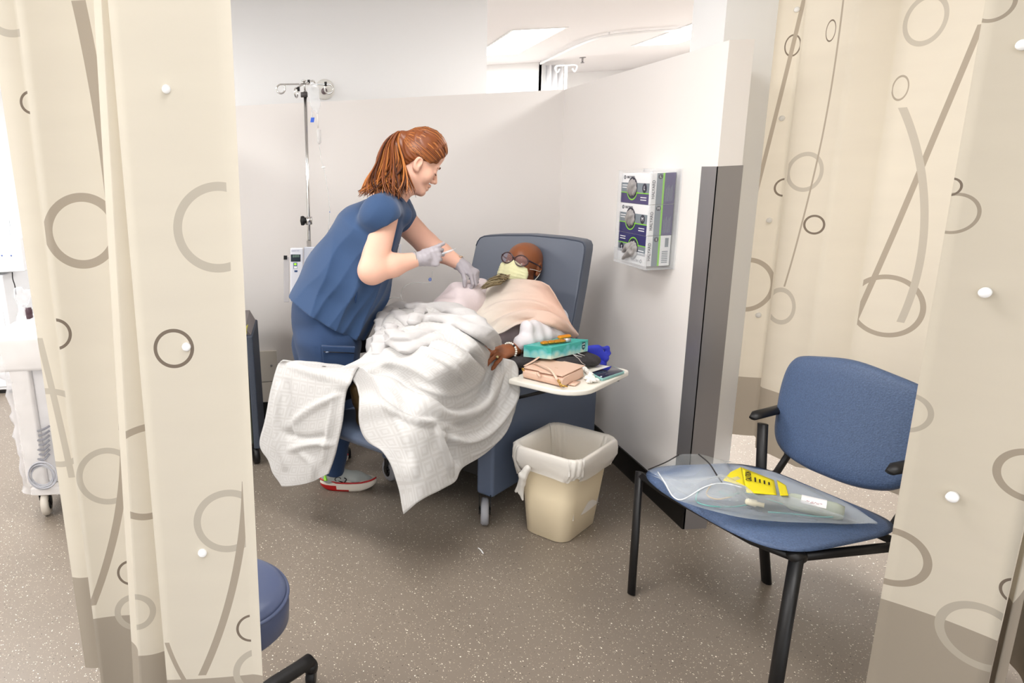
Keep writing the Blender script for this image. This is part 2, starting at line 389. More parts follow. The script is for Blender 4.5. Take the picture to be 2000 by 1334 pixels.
def curtain_mat(name, rings, hem, base=(216, 208, 192), band=(164, 154, 140), transl=.3):
    m = bpy.data.materials.new(name); m.use_nodes = True; nt = m.node_tree; N = nt.nodes.new; K = nt.links.new; b = nt.nodes['Principled BSDF']
    tc = N('ShaderNodeTexCoord'); sep = N('ShaderNodeSeparateXYZ'); K(tc.outputs['UV'], sep.inputs[0])
    def M(op, a, b_=None, c=None):
        n = N('ShaderNodeMath'); n.operation = op
        for i, x in enumerate((a, b_, c)):
            if x is None: continue
            if isinstance(x, (int, float)): n.inputs[i].default_value = x
            else: K(x, n.inputs[i])
        return n.outputs[0]
    nz = N('ShaderNodeTexNoise'); nz.inputs['Scale'].default_value = 1; nz.inputs['Detail'].default_value = 5
    mp = N('ShaderNodeMapping'); mp.inputs['Scale'].default_value = (3, 14, 1); K(tc.outputs['UV'], mp.inputs[0]); K(mp.outputs[0], nz.inputs[0])
    bs = N('ShaderNodeMix'); bs.data_type = 'RGBA'; bs.inputs[6].default_value = lin(tuple(int(x * .965) for x in base)); bs.inputs[7].default_value = lin(base); K(nz.outputs[0], bs.inputs[0])
    last = bs.outputs[2]
    hm = M('LESS_THAN', sep.outputs[1], hem)
    mx = N('ShaderNodeMix'); mx.data_type = 'RGBA'; K(hm, mx.inputs[0]); K(last, mx.inputs[6]); mx.inputs[7].default_value = lin(band); last = mx.outputs[2]
    for (u, v, ru, rv, w, col, u0, u1, z0, z1) in rings:
        du = M('MULTIPLY', M('SUBTRACT', sep.outputs[0], u), rv / ru); dv = M('SUBTRACT', sep.outputs[1], v)
        d = M('SQRT', M('ADD', M('MULTIPLY', du, du), M('MULTIPLY', dv, dv)))
        k = M('LESS_THAN', M('ABSOLUTE', M('SUBTRACT', d, rv)), w / 2)
        for x, lo, hi in ((sep.outputs[0], u0, u1), (sep.outputs[1], z0, z1)):
            if lo > -50: k = M('MULTIPLY', k, M('GREATER_THAN', x, lo))
            if hi < 50: k = M('MULTIPLY', k, M('LESS_THAN', x, hi))
        mx = N('ShaderNodeMix'); mx.data_type = 'RGBA'; K(k, mx.inputs[0]); K(last, mx.inputs[6]); mx.inputs[7].default_value = lin(col); last = mx.outputs[2]
    K(last, b.inputs['Base Color']); b.inputs['Roughness'].default_value = .75; b.inputs['Specular IOR Level'].default_value = .2
    t = N('ShaderNodeBsdfTranslucent'); K(last, t.inputs[0]); ms = N('ShaderNodeMixShader'); ms.inputs[0].default_value = transl
    out = nt.nodes['Material Output']; K(b.outputs[0], ms.inputs[1]); K(t.outputs[0], ms.inputs[2]); K(ms.outputs[0], out.inputs[0])
    return m
def curtain(fp, marks, snaps, label, zb, hem, rippl, name='privacy_curtain', transl=.3, bulge=.006, top=None):
    TOPF[0] = top
    S = panel_uv(fp); rings = []
    for mk in marks:
        if mk[0] == 'r':                                   # ring: seg, px, py, r, w, colour
            _, i, px, py, r, w, col = mk; u, z, k, q_ = on_seg(fp, S, i, px, py, True); rr = r * k
            rings.append((u, z, rr * q_, rr, w * k, col, S[i] - .4 * (i == 0), S[i + 1] + (.4 if i == len(fp) - 2 else 0), -99, 99))
        elif mk[0] == 'e':                                 # ring whose apparent width is given: seg, px, py, rx, ry, w, colour
            _, i, px, py, rx, ry, w, col = mk; u, z, k = on_seg(fp, S, i, px, py)
            ua = on_seg(fp, S, i, px - rx, py)[0]; ub = on_seg(fp, S, i, px + rx, py)[0]; ru = abs(ub - ua) / 2
            rings.append((u, z, max(ru, .004), ry * k, w * k, col, S[i], S[i + 1], -99, 99))
        else:                                              # ribbon through three pixels: seg, p, q, r, w, colour
            _, i, p, q, r_, w, col = mk; A = [on_seg(fp, S, i, *x) for x in (p, q, r_)]
            ux, uy, R = circ3(A[0][:2], A[1][:2], A[2][:2]); side = A[1][0] > ux
            zs = sorted((A[0][1], A[2][1])); us = (ux, S[i + 1]) if side else (S[i], ux)
            rings.append((ux, uy, R, R, w * A[1][2], col, max(S[i], us[0]), min(S[i + 1], us[1]), zs[0], zs[1]))
    mt = curtain_mat('curtain_print', rings, hem, transl=transl)
    P = []; U = []
    zs = [zb, zb + .004] + list(np.linspace(zb + .1, CZ - .03, 14))
    for i in range(len(fp) - 1):
        k = 10
        for j in range(k + (i == len(fp) - 2)):
            s = j / k
            for z in zs:
                a, b = seg_at(fp, i, z); n = np.array([-(b - a)[1], (b - a)[0], 0]); ln = np.linalg.norm(n); n = n / ln
                q = a + (b - a) * s + n * math.sin(PI * s) * (min(bulge, ln * .07) * (1 if i % 2 else -1) + rippl * math.sin(z * 7 + i * 2.1) * (CZ - z))
                P.append((q[0], q[1], z)); U.append((S[i] + s * (S[i + 1] - S[i]), z))
    nc = len(zs); r = root(name, label, 'curtain', (fp[0][0], fp[0][1], zb))
    o = mesh('curtain_cloth', P, gridfaces(len(P) // nc, nc), mt, r, uv=U)
    cm = mat('snap_white', (250, 250, 250), .25)
    for (i, px, py, rr) in snaps:
        a, b = seg_at(fp, i, on_seg(fp, S, i, px, py)[1]); n = np.cross(b - a, [0, 0, 1.]); n /= np.linalg.norm(n); d = ray(px, py); t = ((a - CAM) @ n) / (d @ n); Q = CAM + d * t
        if n @ (CAM - Q) < 0: n = -n
        k = t / FOC * rr
        MB().lathe([(0, .012), (k * .6, .0115), (k, .008), (k, -.004)], Q, n, n=20).build('snap', cm, r)
    # rail on the ceiling
    MB().tube([(x, y, CZ - .015) for x, y in fp], .012, n=6).build('rail', M_white, r)
    return r
fpL = [(-.660, 1.59), (-.637, 1.561), (-.590, 1.558), (-.534, 1.385), (-.430, 1.392), (-.402, 1.252), (-.342, 1.265), (-.306, 1.175), (-.148, 1.179), (-.128, 1.174), (-.135, 1.20)]
# rebuilt from the folds seen in the photograph
def zp(px, py, z): p = at(px, py, 'z', z); return (float(p[0]), float(p[1]))
HEM = .57; ZB = .30
fpL = [zp(141, 1127, HEM), zp(174, 1127, HEM), (-.555, 1.44), zp(182, 1209, HEM), zp(264, 1201, HEM), (-.423, 1.30), zp(270, 1281, HEM), zp(325, 1270, HEM), zp(326, 1328, HEM), zp(494, 1317, HEM), zp(513, 1320, HEM)]
fpL[2] = (fpL[3][0] - .005, fpL[3][1] + .05)
marksL = [('r', 3, 160, 452, 65, 17, MD), ('r', 8, 427, 445, 79, 17, LT), ('r', 3, 107, 653, 29, 6, DK), ('r', 8, 340, 680, 36, 7, DK),
          ('r', 3, 210, 932, 54, 12, LT), ('r', 6, 292, 922, 93, 14, MD), ('r', 8, 446, 1017, 60, 14, LT), ('r', 3, 256, 1119, 25, 5, DK),
          ('r', 3, 264, 1196, 34, 12, LT), ('r', 6, 264, 1196, 34, 12, LT), ('r', 8, 492, 1227, 28, 5, DK), ('r', 8, 508, 1312, 46, 13, LT),
          ('a', 3, (152, 0), (236, 640), (240, 840), 15, MD), ('a', 3, (240, 820), (228, 1020), (180, 1183), 14, MD),
          ('a', 8, (480, 940), (466, 1090), (395, 1317), 15, MD), ('a', 8, (326, 1255), (340, 1290), (362, 1330), 9, MD),
          ('a', 0, (77, 660), (112, 800), (141, 932), 12, LT), ('r', 0, 105, 836, 76, 12, LT), ('r', 0, 20, 10, 52, 14, LT), ('r', 0, 62, 200, 20, 5, DK)]
def zt_(px, i): p = W(px, 0, fpL[i][1]); return (float(p[0]), float(p[1]))
fpLt = [zt_(-24, 0), zt_(30, 1), None, zt_(32, 3), zt_(203, 4), None, zt_(200, 6), zt_(222, 7), zt_(212, 8), zt_(424, 9), zt_(452, 10)]
for k in (2, 5): fpLt[k] = (fpL[k][0] + fpLt[k + 1][0] - fpL[k + 1][0], fpL[k][1] + fpLt[k + 1][1] - fpL[k + 1][1])
curtain(fpL, marksL, [(8, 326, 175, 8.5), (8, 365, 676, 8.5), (8, 396, 1077, 8.5)], 'cream circle-print privacy curtain bunched in folds on the left of the picture', ZB, HEM, .0005, bulge=.004, top=fpLt)
# right side: far curtain running behind the chair, and the near panel
g2 = W(1588, 656, 2.52)
fpR = [zp(1408, 724, HEM), (1.84, 3.02), zp(1411, 728, HEM), (1.855, 3.0), zp(1414, 732, HEM), zp(1487, 738, HEM), (1.90, 2.76), zp(1489, 757, HEM), (float(g2[0]), 2.52), (2.02, 2.46), (2.13, 2.12), (2.07, 2.0), (2.16, 1.66), (1.98, 1.40)]
marksR = [('e', 4, 1548, 89, 15, 19, 3.2, DK), ('e', 4, 1532, 366, 19, 16, 3.6, DK), ('e', 4, 1457, 556, 52, 49, 9, MD), ('a', 4, (1570, 0), (1520, 205), (1468, 409), 7, MD),
          ('e', 7, 1589, 439, 20, 17, 4, DK), ('e', 7, 1620, 60, 9, 19, 3, DK), ('e', 7, 1570, 336, 32, 34, 8, LT), ('e', 7, 1523, 598, 24, 32, 9, LT), ('a', 7, (1645, 0), (1590, 330), (1530, 560), 4, MD),
          ('e', 9, 1728, 598, 70, 57, 9, MD), ('a', 9, (1914, 47), (1780, 370), (1641, 692), 11, MD), ('e', 9, 1697, 332, 10, 19, 3, DK), ('e', 9, 1705, 275, 9, 20, 3, DK), ('e', 9, 1758, 172, 15, 22, 4, MD),
          ('e', 9, 1806, 39, 38, 43, 10, LT), ('e', 9, 1677, 472, 17, 37, 6, LT), ('a', 9, (1762, 210), (1803, 400), (1756, 630), 14, LT), ('a', 9, (1662, 0), (1700, 90), (1722, 173), 8, MD),
          ('e', 7, 1710, 215, 6, 17, 3, DK)]
curtain(fpR, marksR, [(4, 1556, 19, 5), (4, 1527, 231, 5), (4, 1502, 430, 5), (4, 1481, 615, 5)], 'cream circle-print privacy curtain hanging behind the visitor chair, farthest on the right', ZB, HEM, .002)
fpN = [(1.36, 1.42), zp(1720, 1168.6, HEM), zp(1948, 1251.7, HEM), (1.50, 1.33), (1.48, 1.28), (1.66, 1.42), (1.62, 1.34), (1.85, 1.5)]
marksN = [('r', 1, 1738, 1087, 55, 13, MD), ('r', 1, 1915, 1245, 62, 15, LT), ('r', 1, 1990, 1157, 26, 5, DK), ('r', 1, 2012, 930, 48, 13, MD),
          ('r', 1, 1861, 417, 37, 6, MD), ('r', 1, 1856, 365, 16, 4, DK), ('r', 1, 1770, 805, 36, 9, LT), ('r', 1, 1940, 8, 30, 7, MD)]
curtain(fpN, marksN, [(1, 1925, 571, 10), (1, 1861, 970, 10), (1, 1998, 88, 10)], 'cream circle-print privacy curtain panel closest to the viewer at the right edge', ZB, HEM, .0005, bulge=.008)
# ================================================================ RECLINER
def rrect(w0, w1, h0, h1, r, n=6):
    """rounded rectangle outline in 2-D"""
    out = []
    for (cx, cy, a0) in ((w1 - r, h1 - r, 0), (w0 + r, h1 - r, PI / 2), (w0 + r, h0 + r, PI), (w1 - r, h0 + r, 1.5 * PI)):
        for k in range(n + 1):
            a = a0 + k * PI / 2 / n; out.append((cx + r * math.cos(a), cy + r * math.sin(a)))
    return out
def slab(name, outline, d, m, parent, bevel=.01, seg=3):
    return MB().prism(outline, d).build(name, m, parent, bevel=bevel, seg=seg)
rec = root('treatment_recliner', 'blue-grey vinyl recliner on casters with its footrest raised, carrying the patient', 'recliner', L(.35, .3, 0))
def arm(v0, v1):
    o = [L(0, v0, .12), L(.93, v0, .12), L(.93, v0, .46), L(.80, v0, .55), L(.55, v0, .60), L(.03, v0, .63), L(0, v0, .61)]
    return slab('arm_panel', o, RL * (v1 - v0), M_bluegrey2, rec, .014)
arm(0, .085); arm(.565, .65)
MB().box((0, 0, 0), (1, 1, 1), lambda a, b, c: L(.06 + a * .84, .086 + b * .478, .17 + c * .2)).build('base_box', M_black, rec, smooth=False, bevel=.006)
MB().box((0, 0, 0), (1, 1, 1), lambda a, b, c: L(-.02 + a * .68, .09 + b * .47, .37 + c * .14)).build('seat_cushion', M_bluegrey, rec, bevel=.03, seg=4)
# backrest: tall tapering slab with rounded upper corners
def bface(v, s, d=0):
    s_ = s; z = .40 + s * .76; u = .585 + (z - .4) * .265 + d; return L(u, v, z)
bo = []
for k in range(13):
    a = PI * k / 12 / 2; bo.append((.595 - .055 + .055 * math.sin(PI / 2 - a), 1 - .075 + .075 * math.sin(a)))
for k in range(13):
    a = PI * k / 12 / 2; bo.append((.055 - .03 + .055 - .055 * math.sin(a) - .045, 1 - .075 + .075 * math.cos(a)))
ring_ = [(.640, .925), (.635, .955), (.622, .98), (.60, .992), (.50, 1.004), (.33, 1.012), (.14, 1.002), (.060, .990), (.038, .98), (.026, .955), (.023, .925), (.020, .7), (.022, .45), (.03, .2), (.05, 0), (.60, 0), (.64, .2), (.655, .45), (.652, .7)]
B = MB(); nF = len(ring_); depth = (0, .010, .082, .092); ins = (.985, 1.0, 1.0, .985); vv = []
for d, k in zip(depth, ins):
    for (v, s) in ring_: vv.append(bface(.31 + (v - .31) * (k - (.03 if k < 1 else 0)), .5 + (s - .5) * (k - (.01 if k < 1 else 0)), d))
ff = [tuple(range(nF)), tuple(range(3 * nF, 4 * nF))[::-1]]
for r_ in range(3):
    for i in range(nF): ff.append((r_ * nF + i, r_ * nF + (i + 1) % nF, (r_ + 1) * nF + (i + 1) % nF, (r_ + 1) * nF + i))
B.add(vv, ff); B.build('backrest', M_bluegrey, rec, bevel=.004, seg=2)
MB().tube([bface(v * .985 + .31 * .015, s * .99 + .005, .004) for v, s in ring_[:15]], .0025, n=6).build('backrest_piping', mat('piping', (60, 68, 84), .5), rec)
# raised footrest
slab('footrest', [L(u, .13, z) for u, z in ((-.03, .40), (-.03, .49), (-.44, .515), (-.50, .50), (-.52, .47), (-.50, .44), (-.46, .43))], RL * .40, M_bluegrey2, rec, .012)
fr = MB()
for v in (.18, .46): fr.tube([L(.08, v, .30), L(-.2, v, .36), L(-.42, v, .43)], .012, n=8)
for v in (.18, .46):
    b_ = MB(); b_.tube([L(.08, v, .30), L(-.2, v, .36), L(-.42, v, .43)], .012, n=8); b_.build('footrest_strut', M_black, rec)
def caster(u, v, parent, m_t, yaw=.5, R=.055, P=None):
    p = L(u, v, R) if P is None else np.array(P)
    ax = np.array([math.cos(yaw), math.sin(yaw), 0])
    MB().lathe([(R * .5, -.017), (R * .86, -.017), (R, -.010), (R, .010), (R * .86, .017), (R * .5, .017)], p, ax, 28).build('caster_wheel', m_t, parent)
    w = bpy.context.scene
    h = MB(); h.lathe([(R * .55, -.019), (R * .2, -.021), (R * .2, .021), (R * .55, .019)], p, ax, 20)
    f_ = np.cross([0, 0, 1.], ax)
    for s in (-1, 1): h.prism([p + ax * s * .022 + f_ * .012 + [0, 0, -.01], p + ax * s * .022 - f_ * .012 + [0, 0, -.01], p + ax * s * .022 - f_ * .03 + [0, 0, R * 1.25], p + ax * s * .022 + f_ * .01 + [0, 0, R * 1.25]], ax * .003 * s)
    h.lathe([(.026, R * 1.2), (.026, R * 1.35), (.01, R * 1.35), (.01, R * 1.35 + .025)], (p[0] - f_[0] * .01, p[1] - f_[1] * .01, p[2] - R), n=16)
    h.build('caster_fork', M_black, parent)
M_tyre = mat('grey_tyre', (150, 150, 155), .4)
caster(-.02, .025, rec, M_tyre, yaw=-.25, R=.060); caster(.03, .62, rec, M_tyre, yaw=.4); caster(.85, .04, rec, M_tyre, yaw=.2); caster(.85, .61, rec, M_tyre, yaw=.9)
# swing-out tray
to = []
def trayo(z):
    return [L(u, v, z) for u, v in [(.07, -.02), (.065, -.22)] + [(.065 + .12 - .12 * math.cos(a), -.22 - .12 * math.sin(a)) for a in np.linspace(.1, PI / 2, 8)] + [(.47, -.345), (.49, -.335), (.50, -.31), (.50, -.02)]]
M_tray = mat('tray_white', (244, 240, 230), .3)
slab('side_tray', trayo(.630), (0, 0, .022), M_tray, rec, .006)
tb = MB(); tb.box((0, 0, 0), (1, 1, 1), lambda a, b, c: L(.12 + a * .3, -.20 + b * .02, .617 + c * .012)); tb.tube([L(.13, -.03, .618), L(.13, -.03, .555), L(.16, -.14, .60), L(.2, -.2, .62)], .008, n=8)
tb.build('tray_bracket', M_black, rec)
MB().lathe([(.012, 0), (.012, .02), (.005, .02), (.005, .03)], L(.46, -.30, .605), (0, 0, 1), 12).build('tray_knob', M_black, rec)
# ================================================================ WASTE BIN
bn = root('waste_bin', 'cream plastic waste bin with a white liner beside the recliner', 'waste bin', L(.19, -.21, 0))
def binring(t, off=0, z=None, r=.055):
    u0, u1 = .045 - .012 * t - off, .335 + .022 * t + off; v0, v1 = -.312 - .043 * t - off, -.120 + .038 * t + off
    return [L(u, v, t * .385 if z is None else z) for u, v in rrect(u0, u1, v0, v1, r, 7)]
rings = [binring(0, -.008, .0, .04), binring(.01, 0), binring(.5), binring(.97), binring(.975, .009), binring(1.0, .009), binring(1.0, -.001, .386), binring(.6, -.004), binring(.05, -.006)]
n = len(rings[0]); v = [q for r_ in rings for q in r_]; f = [tuple(range(n))[::-1]] + [(i * n + k, i * n + (k + 1) % n, (i + 1) * n + (k + 1) % n, (i + 1) * n + k) for i in range(len(rings) - 1) for k in range(n)] + [tuple(range((len(rings) - 1) * n, len(rings) * n))]
mesh('bin_body', v, f, M_cream, bn)
M_liner = mat('bin_liner', (248, 244, 238), .3, bump=.5, bscale=25)
nt = M_liner.node_tree; tr = nt.nodes.new('ShaderNodeBsdfTransparent'); ms = nt.nodes.new('ShaderNodeMixShader'); ms.inputs[0].default_value = .30
K_ = nt.links.new; K_(nt.nodes['Principled BSDF'].outputs[0], ms.inputs[1]); K_(tr.outputs[0], ms.inputs[2]); K_(ms.outputs[0], nt.nodes['Material Output'].inputs[0])
n = 120; rows = []
random.seed(4)
def ring_at(t, off, z, wob, ph=0):
    base = crom([*binring(t, off, z), binring(t, off, z)[0]], 5); P = []
    m_ = len(base) - 1; c_ = L(.19, -.21, 0)
    for k in range(n):
        x = k / n * m_; i = int(x); p = base[i] * (1 - (x - i)) + base[min(i + 1, m_)] * (x - i)
        d = p - c_; d[2] = 0; d /= np.linalg.norm(d); p = p + d * wob * (math.sin(k * .9 + ph) + .6 * math.sin(k * 2.3 + ph * 2)) * .5; P.append(p)
    return P
def hemz(k):      # lower edge of the turned-over cuff: higher on the left, sagging on the right
    a = k / n * 2 * PI
    return .265 + .035 * math.cos(a + 2.4) + .008 * math.sin(5 * a)
rows = [ring_at(.5, -.010, .10, .006, 3), ring_at(.6, -.010, .22, .006, 2), ring_at(.9, -.008, .34, .006, 1), ring_at(1, -.004, .385, .003), ring_at(1, .010, .394, .002), ring_at(1, .018, .385, .004), ring_at(1, .020, .36, .006, 1), ring_at(1, .020, .33, .008, 2)]
lo1 = ring_at(.85, .016, 0, .010, 3); lo2 = ring_at(.75, .012, 0, .008, 4)
for k in range(n): lo1[k][2] = (hemz(k) + .33) / 2
for k in range(n): lo2[k][2] = hemz(k)
rows += [lo1, lo2]
v = [q for r_ in rows for q in r_]; f = [(i * n + k, i * n + (k + 1) % n, (i + 1) * n + (k + 1) % n, (i + 1) * n + k) for i in range(len(rows) - 1) for k in range(n)]
mesh('liner', v, f, M_liner, bn)
k0 = at(1018, 930, 'v', -.13); 
tl = [at(1030, 915, 'u', .005), at(1022, 928, 'u', .0), at(1020, 945, 'u', .005), at(1017, 962, 'u', .01), at(1021, 976, 'u', .012)]
sdf('liner_knot', [cap(tl[0], tl[1], .014, .018, k=.01), cap(tl[1], tl[2], .016, .012, k=.01), cap(tl[2], tl[3], .011, .011, k=.006), cap(tl[3], tl[4], .011, .004, k=.005), cap(tl[1], tl[3] + RL * .02, .012, .006, k=.006)], .003, M_liner, bn, disp=lambda G: .0018 * np.sin(G[..., 0] * 260) * np.sin(G[..., 2] * 60))
# ================================================================ VISITOR CHAIR
M_bluefab = mat('blue_flecked_vinyl', (80, 99, 132), .42, bump=.5, bscale=220, var=.42, vscale=200)
vc = root('visitor_chair', 'blue upholstered visitor chair with black frame holding a plastic bag', 'chair', (1.43, 2.0, 0))
FL, RL_, RR_, FR = [np.array(q) for q in ((1.125, 2.30), (1.58, 2.285), (1.74, 1.79), (1.285, 1.685))]
def seatp(a, b, top):
    r = max(abs(a), abs(b))
    if r > 1e-6:      # squircle
        p_ = 4.2; q = (abs(a / r) ** p_ + abs(b / r) ** p_) ** (-1 / p_); a *= q; b *= q
    s, t = (a + 1) / 2, (b + 1) / 2        # s: front -> rear, t: left -> right
    q = (FL * (1 - s) + RL_ * s) * (1 - t) + (FR * (1 - s) + RR_ * s) * t
    r = min(1, max(abs((a)), abs(b))); edge = (1 - max(0, 1 - r)) 
    rr = math.sqrt(min(1, (abs(a) ** 3.2 + abs(b) ** 3.2) ** (1 / 3.2)))
    rim = max(0, (rr - .86) / .14)
    z = .452 + .012 * b * b - .018 * max(0, -a - .2) ** 2 + .008 * max(0, a) ** 2
    if top: return (q[0], q[1], z - .022 * rim ** 2)
    return (q[0], q[1], z - .022 - .03 * math.sqrt(max(0, 1 - rr ** 6)))
K = 30; v = []; f = []
for top in (1, 0):
    for i in range(K + 1):
        for j in range(K + 1):
            v.append(seatp(-1 + 2 * i / K, -1 + 2 * j / K, top))
f = gridfaces(K + 1, K + 1) + [q[::-1] for q in gridfaces(K + 1, K + 1, (K + 1) ** 2)]
m0 = mesh('seat', v, f, M_bluefab, vc)
bm = bmesh.new(); bm.from_mesh(m0.data); bmesh.ops.remove_doubles(bm, verts=bm.verts, dist=.0006); bmesh.ops.recalc_face_normals(bm, faces=bm.faces); bm.to_mesh(m0.data); bm.free()
# backrest: outline traced on its own plane, mirrored about its centre line
BN = np.array([.96, .285, -.15]); BN /= np.linalg.norm(BN); BP = np.array([1.66, 2.2, .5]); BX = np.cross([0, 0, 1.], BN); BX /= np.linalg.norm(BX); BX = -BX; BY = np.cross(BX, BN); BY *= np.sign(BY[2])
def onback(px, py): d = ray(px, py); P = CAM + d * (((BP - CAM) @ BN) / (d @ BN)); return np.array([(P - BP) @ BX, (P - BP) @ BY])
hl = [onback(*q) for q in ((1720, 953), (1660, 945), (1620, 932), (1580, 917), (1545, 898), (1520, 878), (1507, 858), (1503, 835), (1506, 800), (1511, 765), (1518, 738), (1528, 715), (1542, 700), (1562, 695), (1600, 696), (1650, 700), (1690, 705))]
x0 = hl[7][0]; cx_ = x0 + .225 * np.sign(hl[0][0] - x0)
hl = [q for q in hl if abs(q[0] - x0) < .21]
ol = crom([*hl, *[np.array([2 * cx_ - q[0], q[1]]) for q in hl[::-1]], hl[0]], 3)[:-1]
cc_ = np.array([cx_, np.mean([q[1] for q in hl])])
def bk(q, d): x, y = q; dx = (x - cx_) / .225; return BP + BX * x + BY * y + BN * (d - .030 * (1 - dx * dx) + .03 )
lay = [(-.020, .30), (-.021, .7), (-.019, .9), (-.013, .97), (0, 1), (.013, .985), (.018, .9), (.018, .3)]
v = []; n = len(ol)
for d, s in lay:
    for q in ol: v.append(bk(cc_ + (q - cc_) * s, d))
f = [(i * n + k, i * n + (k + 1) % n, (i + 1) * n + (k + 1) % n, (i + 1) * n + k) for i in range(len(lay) - 1) for k in range(n)] + [tuple(range(n))[::-1], tuple(range((len(lay) - 1) * n, len(lay) * n))]
mesh('backrest', v, f, M_bluefab, vc)
def leg(pts, r, sq=(1.0, .62), flat=None): MB().tube(pts, r, n=14, sq=sq, flat=flat).build('leg', M_black, vc)
leg([(1.166, 2.290, .425), (1.14, 2.235, .21), (1.113, 2.18, 0)], .019)
leg([(1.352, 1.735, .415), (1.29, 1.665, .2), (1.235, 1.60, 0)], .024)
leg([at(1490, 828, 'y', 2.27), (1.58, 2.24, .35), (1.622, 2.209, 0)], .022)
leg([(1.67, 1.77, .64), (1.72, 1.76, .35), (1.775, 1.75, 0)], .022)
fr_ = MB(); fr_.tube([(1.166, 2.285, .415), (1.20, 2.17, .400), (1.30, 1.85, .395), (1.352, 1.735, .405)], .013, n=8); fr_.build('frame_rail', M_black, vc)
for a, b in (((1.166, 2.285, .41), (1.567, 2.20, .40)), ((1.352, 1.735, .41), (1.70, 1.765, .41))): MB().tube([a, b], .014, n=8).build('frame_rail', M_black, vc)
MB().tube([(1.567, 2.20, .40), (1.70, 1.765, .40)], .013, n=8).build('frame_rail', M_black, vc)
MB().sphere((1.352, 1.735, .412), (.026, .026, .020)).build('leg_cap', M_black, vc)
for s, (a, b) in enumerate(((at(1470, 817, 'y', 2.27), at(1470, 817, 'y', 2.27) + np.array([.26, .12, .0])), ((1.60, 1.76, .645), (1.86, 1.82, .66)))):
    MB().tube([a, np.array(a) * .9 + np.array(b) * .1 + [0, 0, .008], b], [.012, .022, .022], n=12, sq=(1.1, .6)).build('armrest', M_black, vc)
for x, y in ((1.585, 2.24), (1.69, 1.86)): MB().tube([(x, y, .40), (x + .06, y + .02, .41), (x + .10, y + .03, .47), (x + .10, y + .03, .60)], .012, n=8).build('back_bracket', M_black, vc)
# ================================================================ STOOL
st = root('rolling_stool', 'round navy padded rolling stool half hidden by the left curtain', 'stool', (-.265, 1.60, 0))
scx, scy = -.262, 1.60
MB().lathe([(0, .50), (.10, .502), (.145, .497), (.163, .486), (.168, .474)], (scx, scy, 0), n=64).build('seat_top', M_navyseat, st)
MB().lathe([(.168, .474), (.170, .472), (.171, .44), (.168, .40), (.155, .385), (0, .38)], (scx, scy, 0), n=64).build('seat_side', M_navyseat, st)
MB().lathe([(.1715, .470), (.174, .474), (.1715, .478)], (scx, scy, 0), n=64).build('seat_piping', M_navyseat, st)
MB().lathe([(.05, .38), (.026, .34), (.026, .12), (.035, .10), (.035, .06)], (scx, scy, 0), n=24).build('gas_column', M_chrome, st)
for k in range(5):
    a = math.atan2(1.812 - scy, -.052 - scx) + k * 2 * PI / 5; e = np.array([scx + .30 * math.cos(a), scy + .30 * math.sin(a), .085]); s_ = np.array([scx, scy, .095])
    MB().tube([s_, s_ * .5 + e * .5 + [0, 0, .006], s_ * .15 + e * .85, e, e + [0, 0, -.006]], [.026, .024, .023, .023, .015], n=16, sq=(1, .8)).build('base_leg', M_black, st)
    ax = (-math.sin(a + .6), math.cos(a + .6), 0); q = e + [0, 0, -.085 + .027]
    MB().lathe([(.012, -.014), (.024, -.014), (.027, -.009), (.027, .009), (.024, .014), (.012, .014)], q - np.array([.0, 0, 0]), ax, 20).build('caster_wheel', M_black, st)
    MB().lathe([(.022, .05), (.024, .066), (.02, .078)], (e[0], e[1], 0), n=14).build('caster_stem', M_black, st)
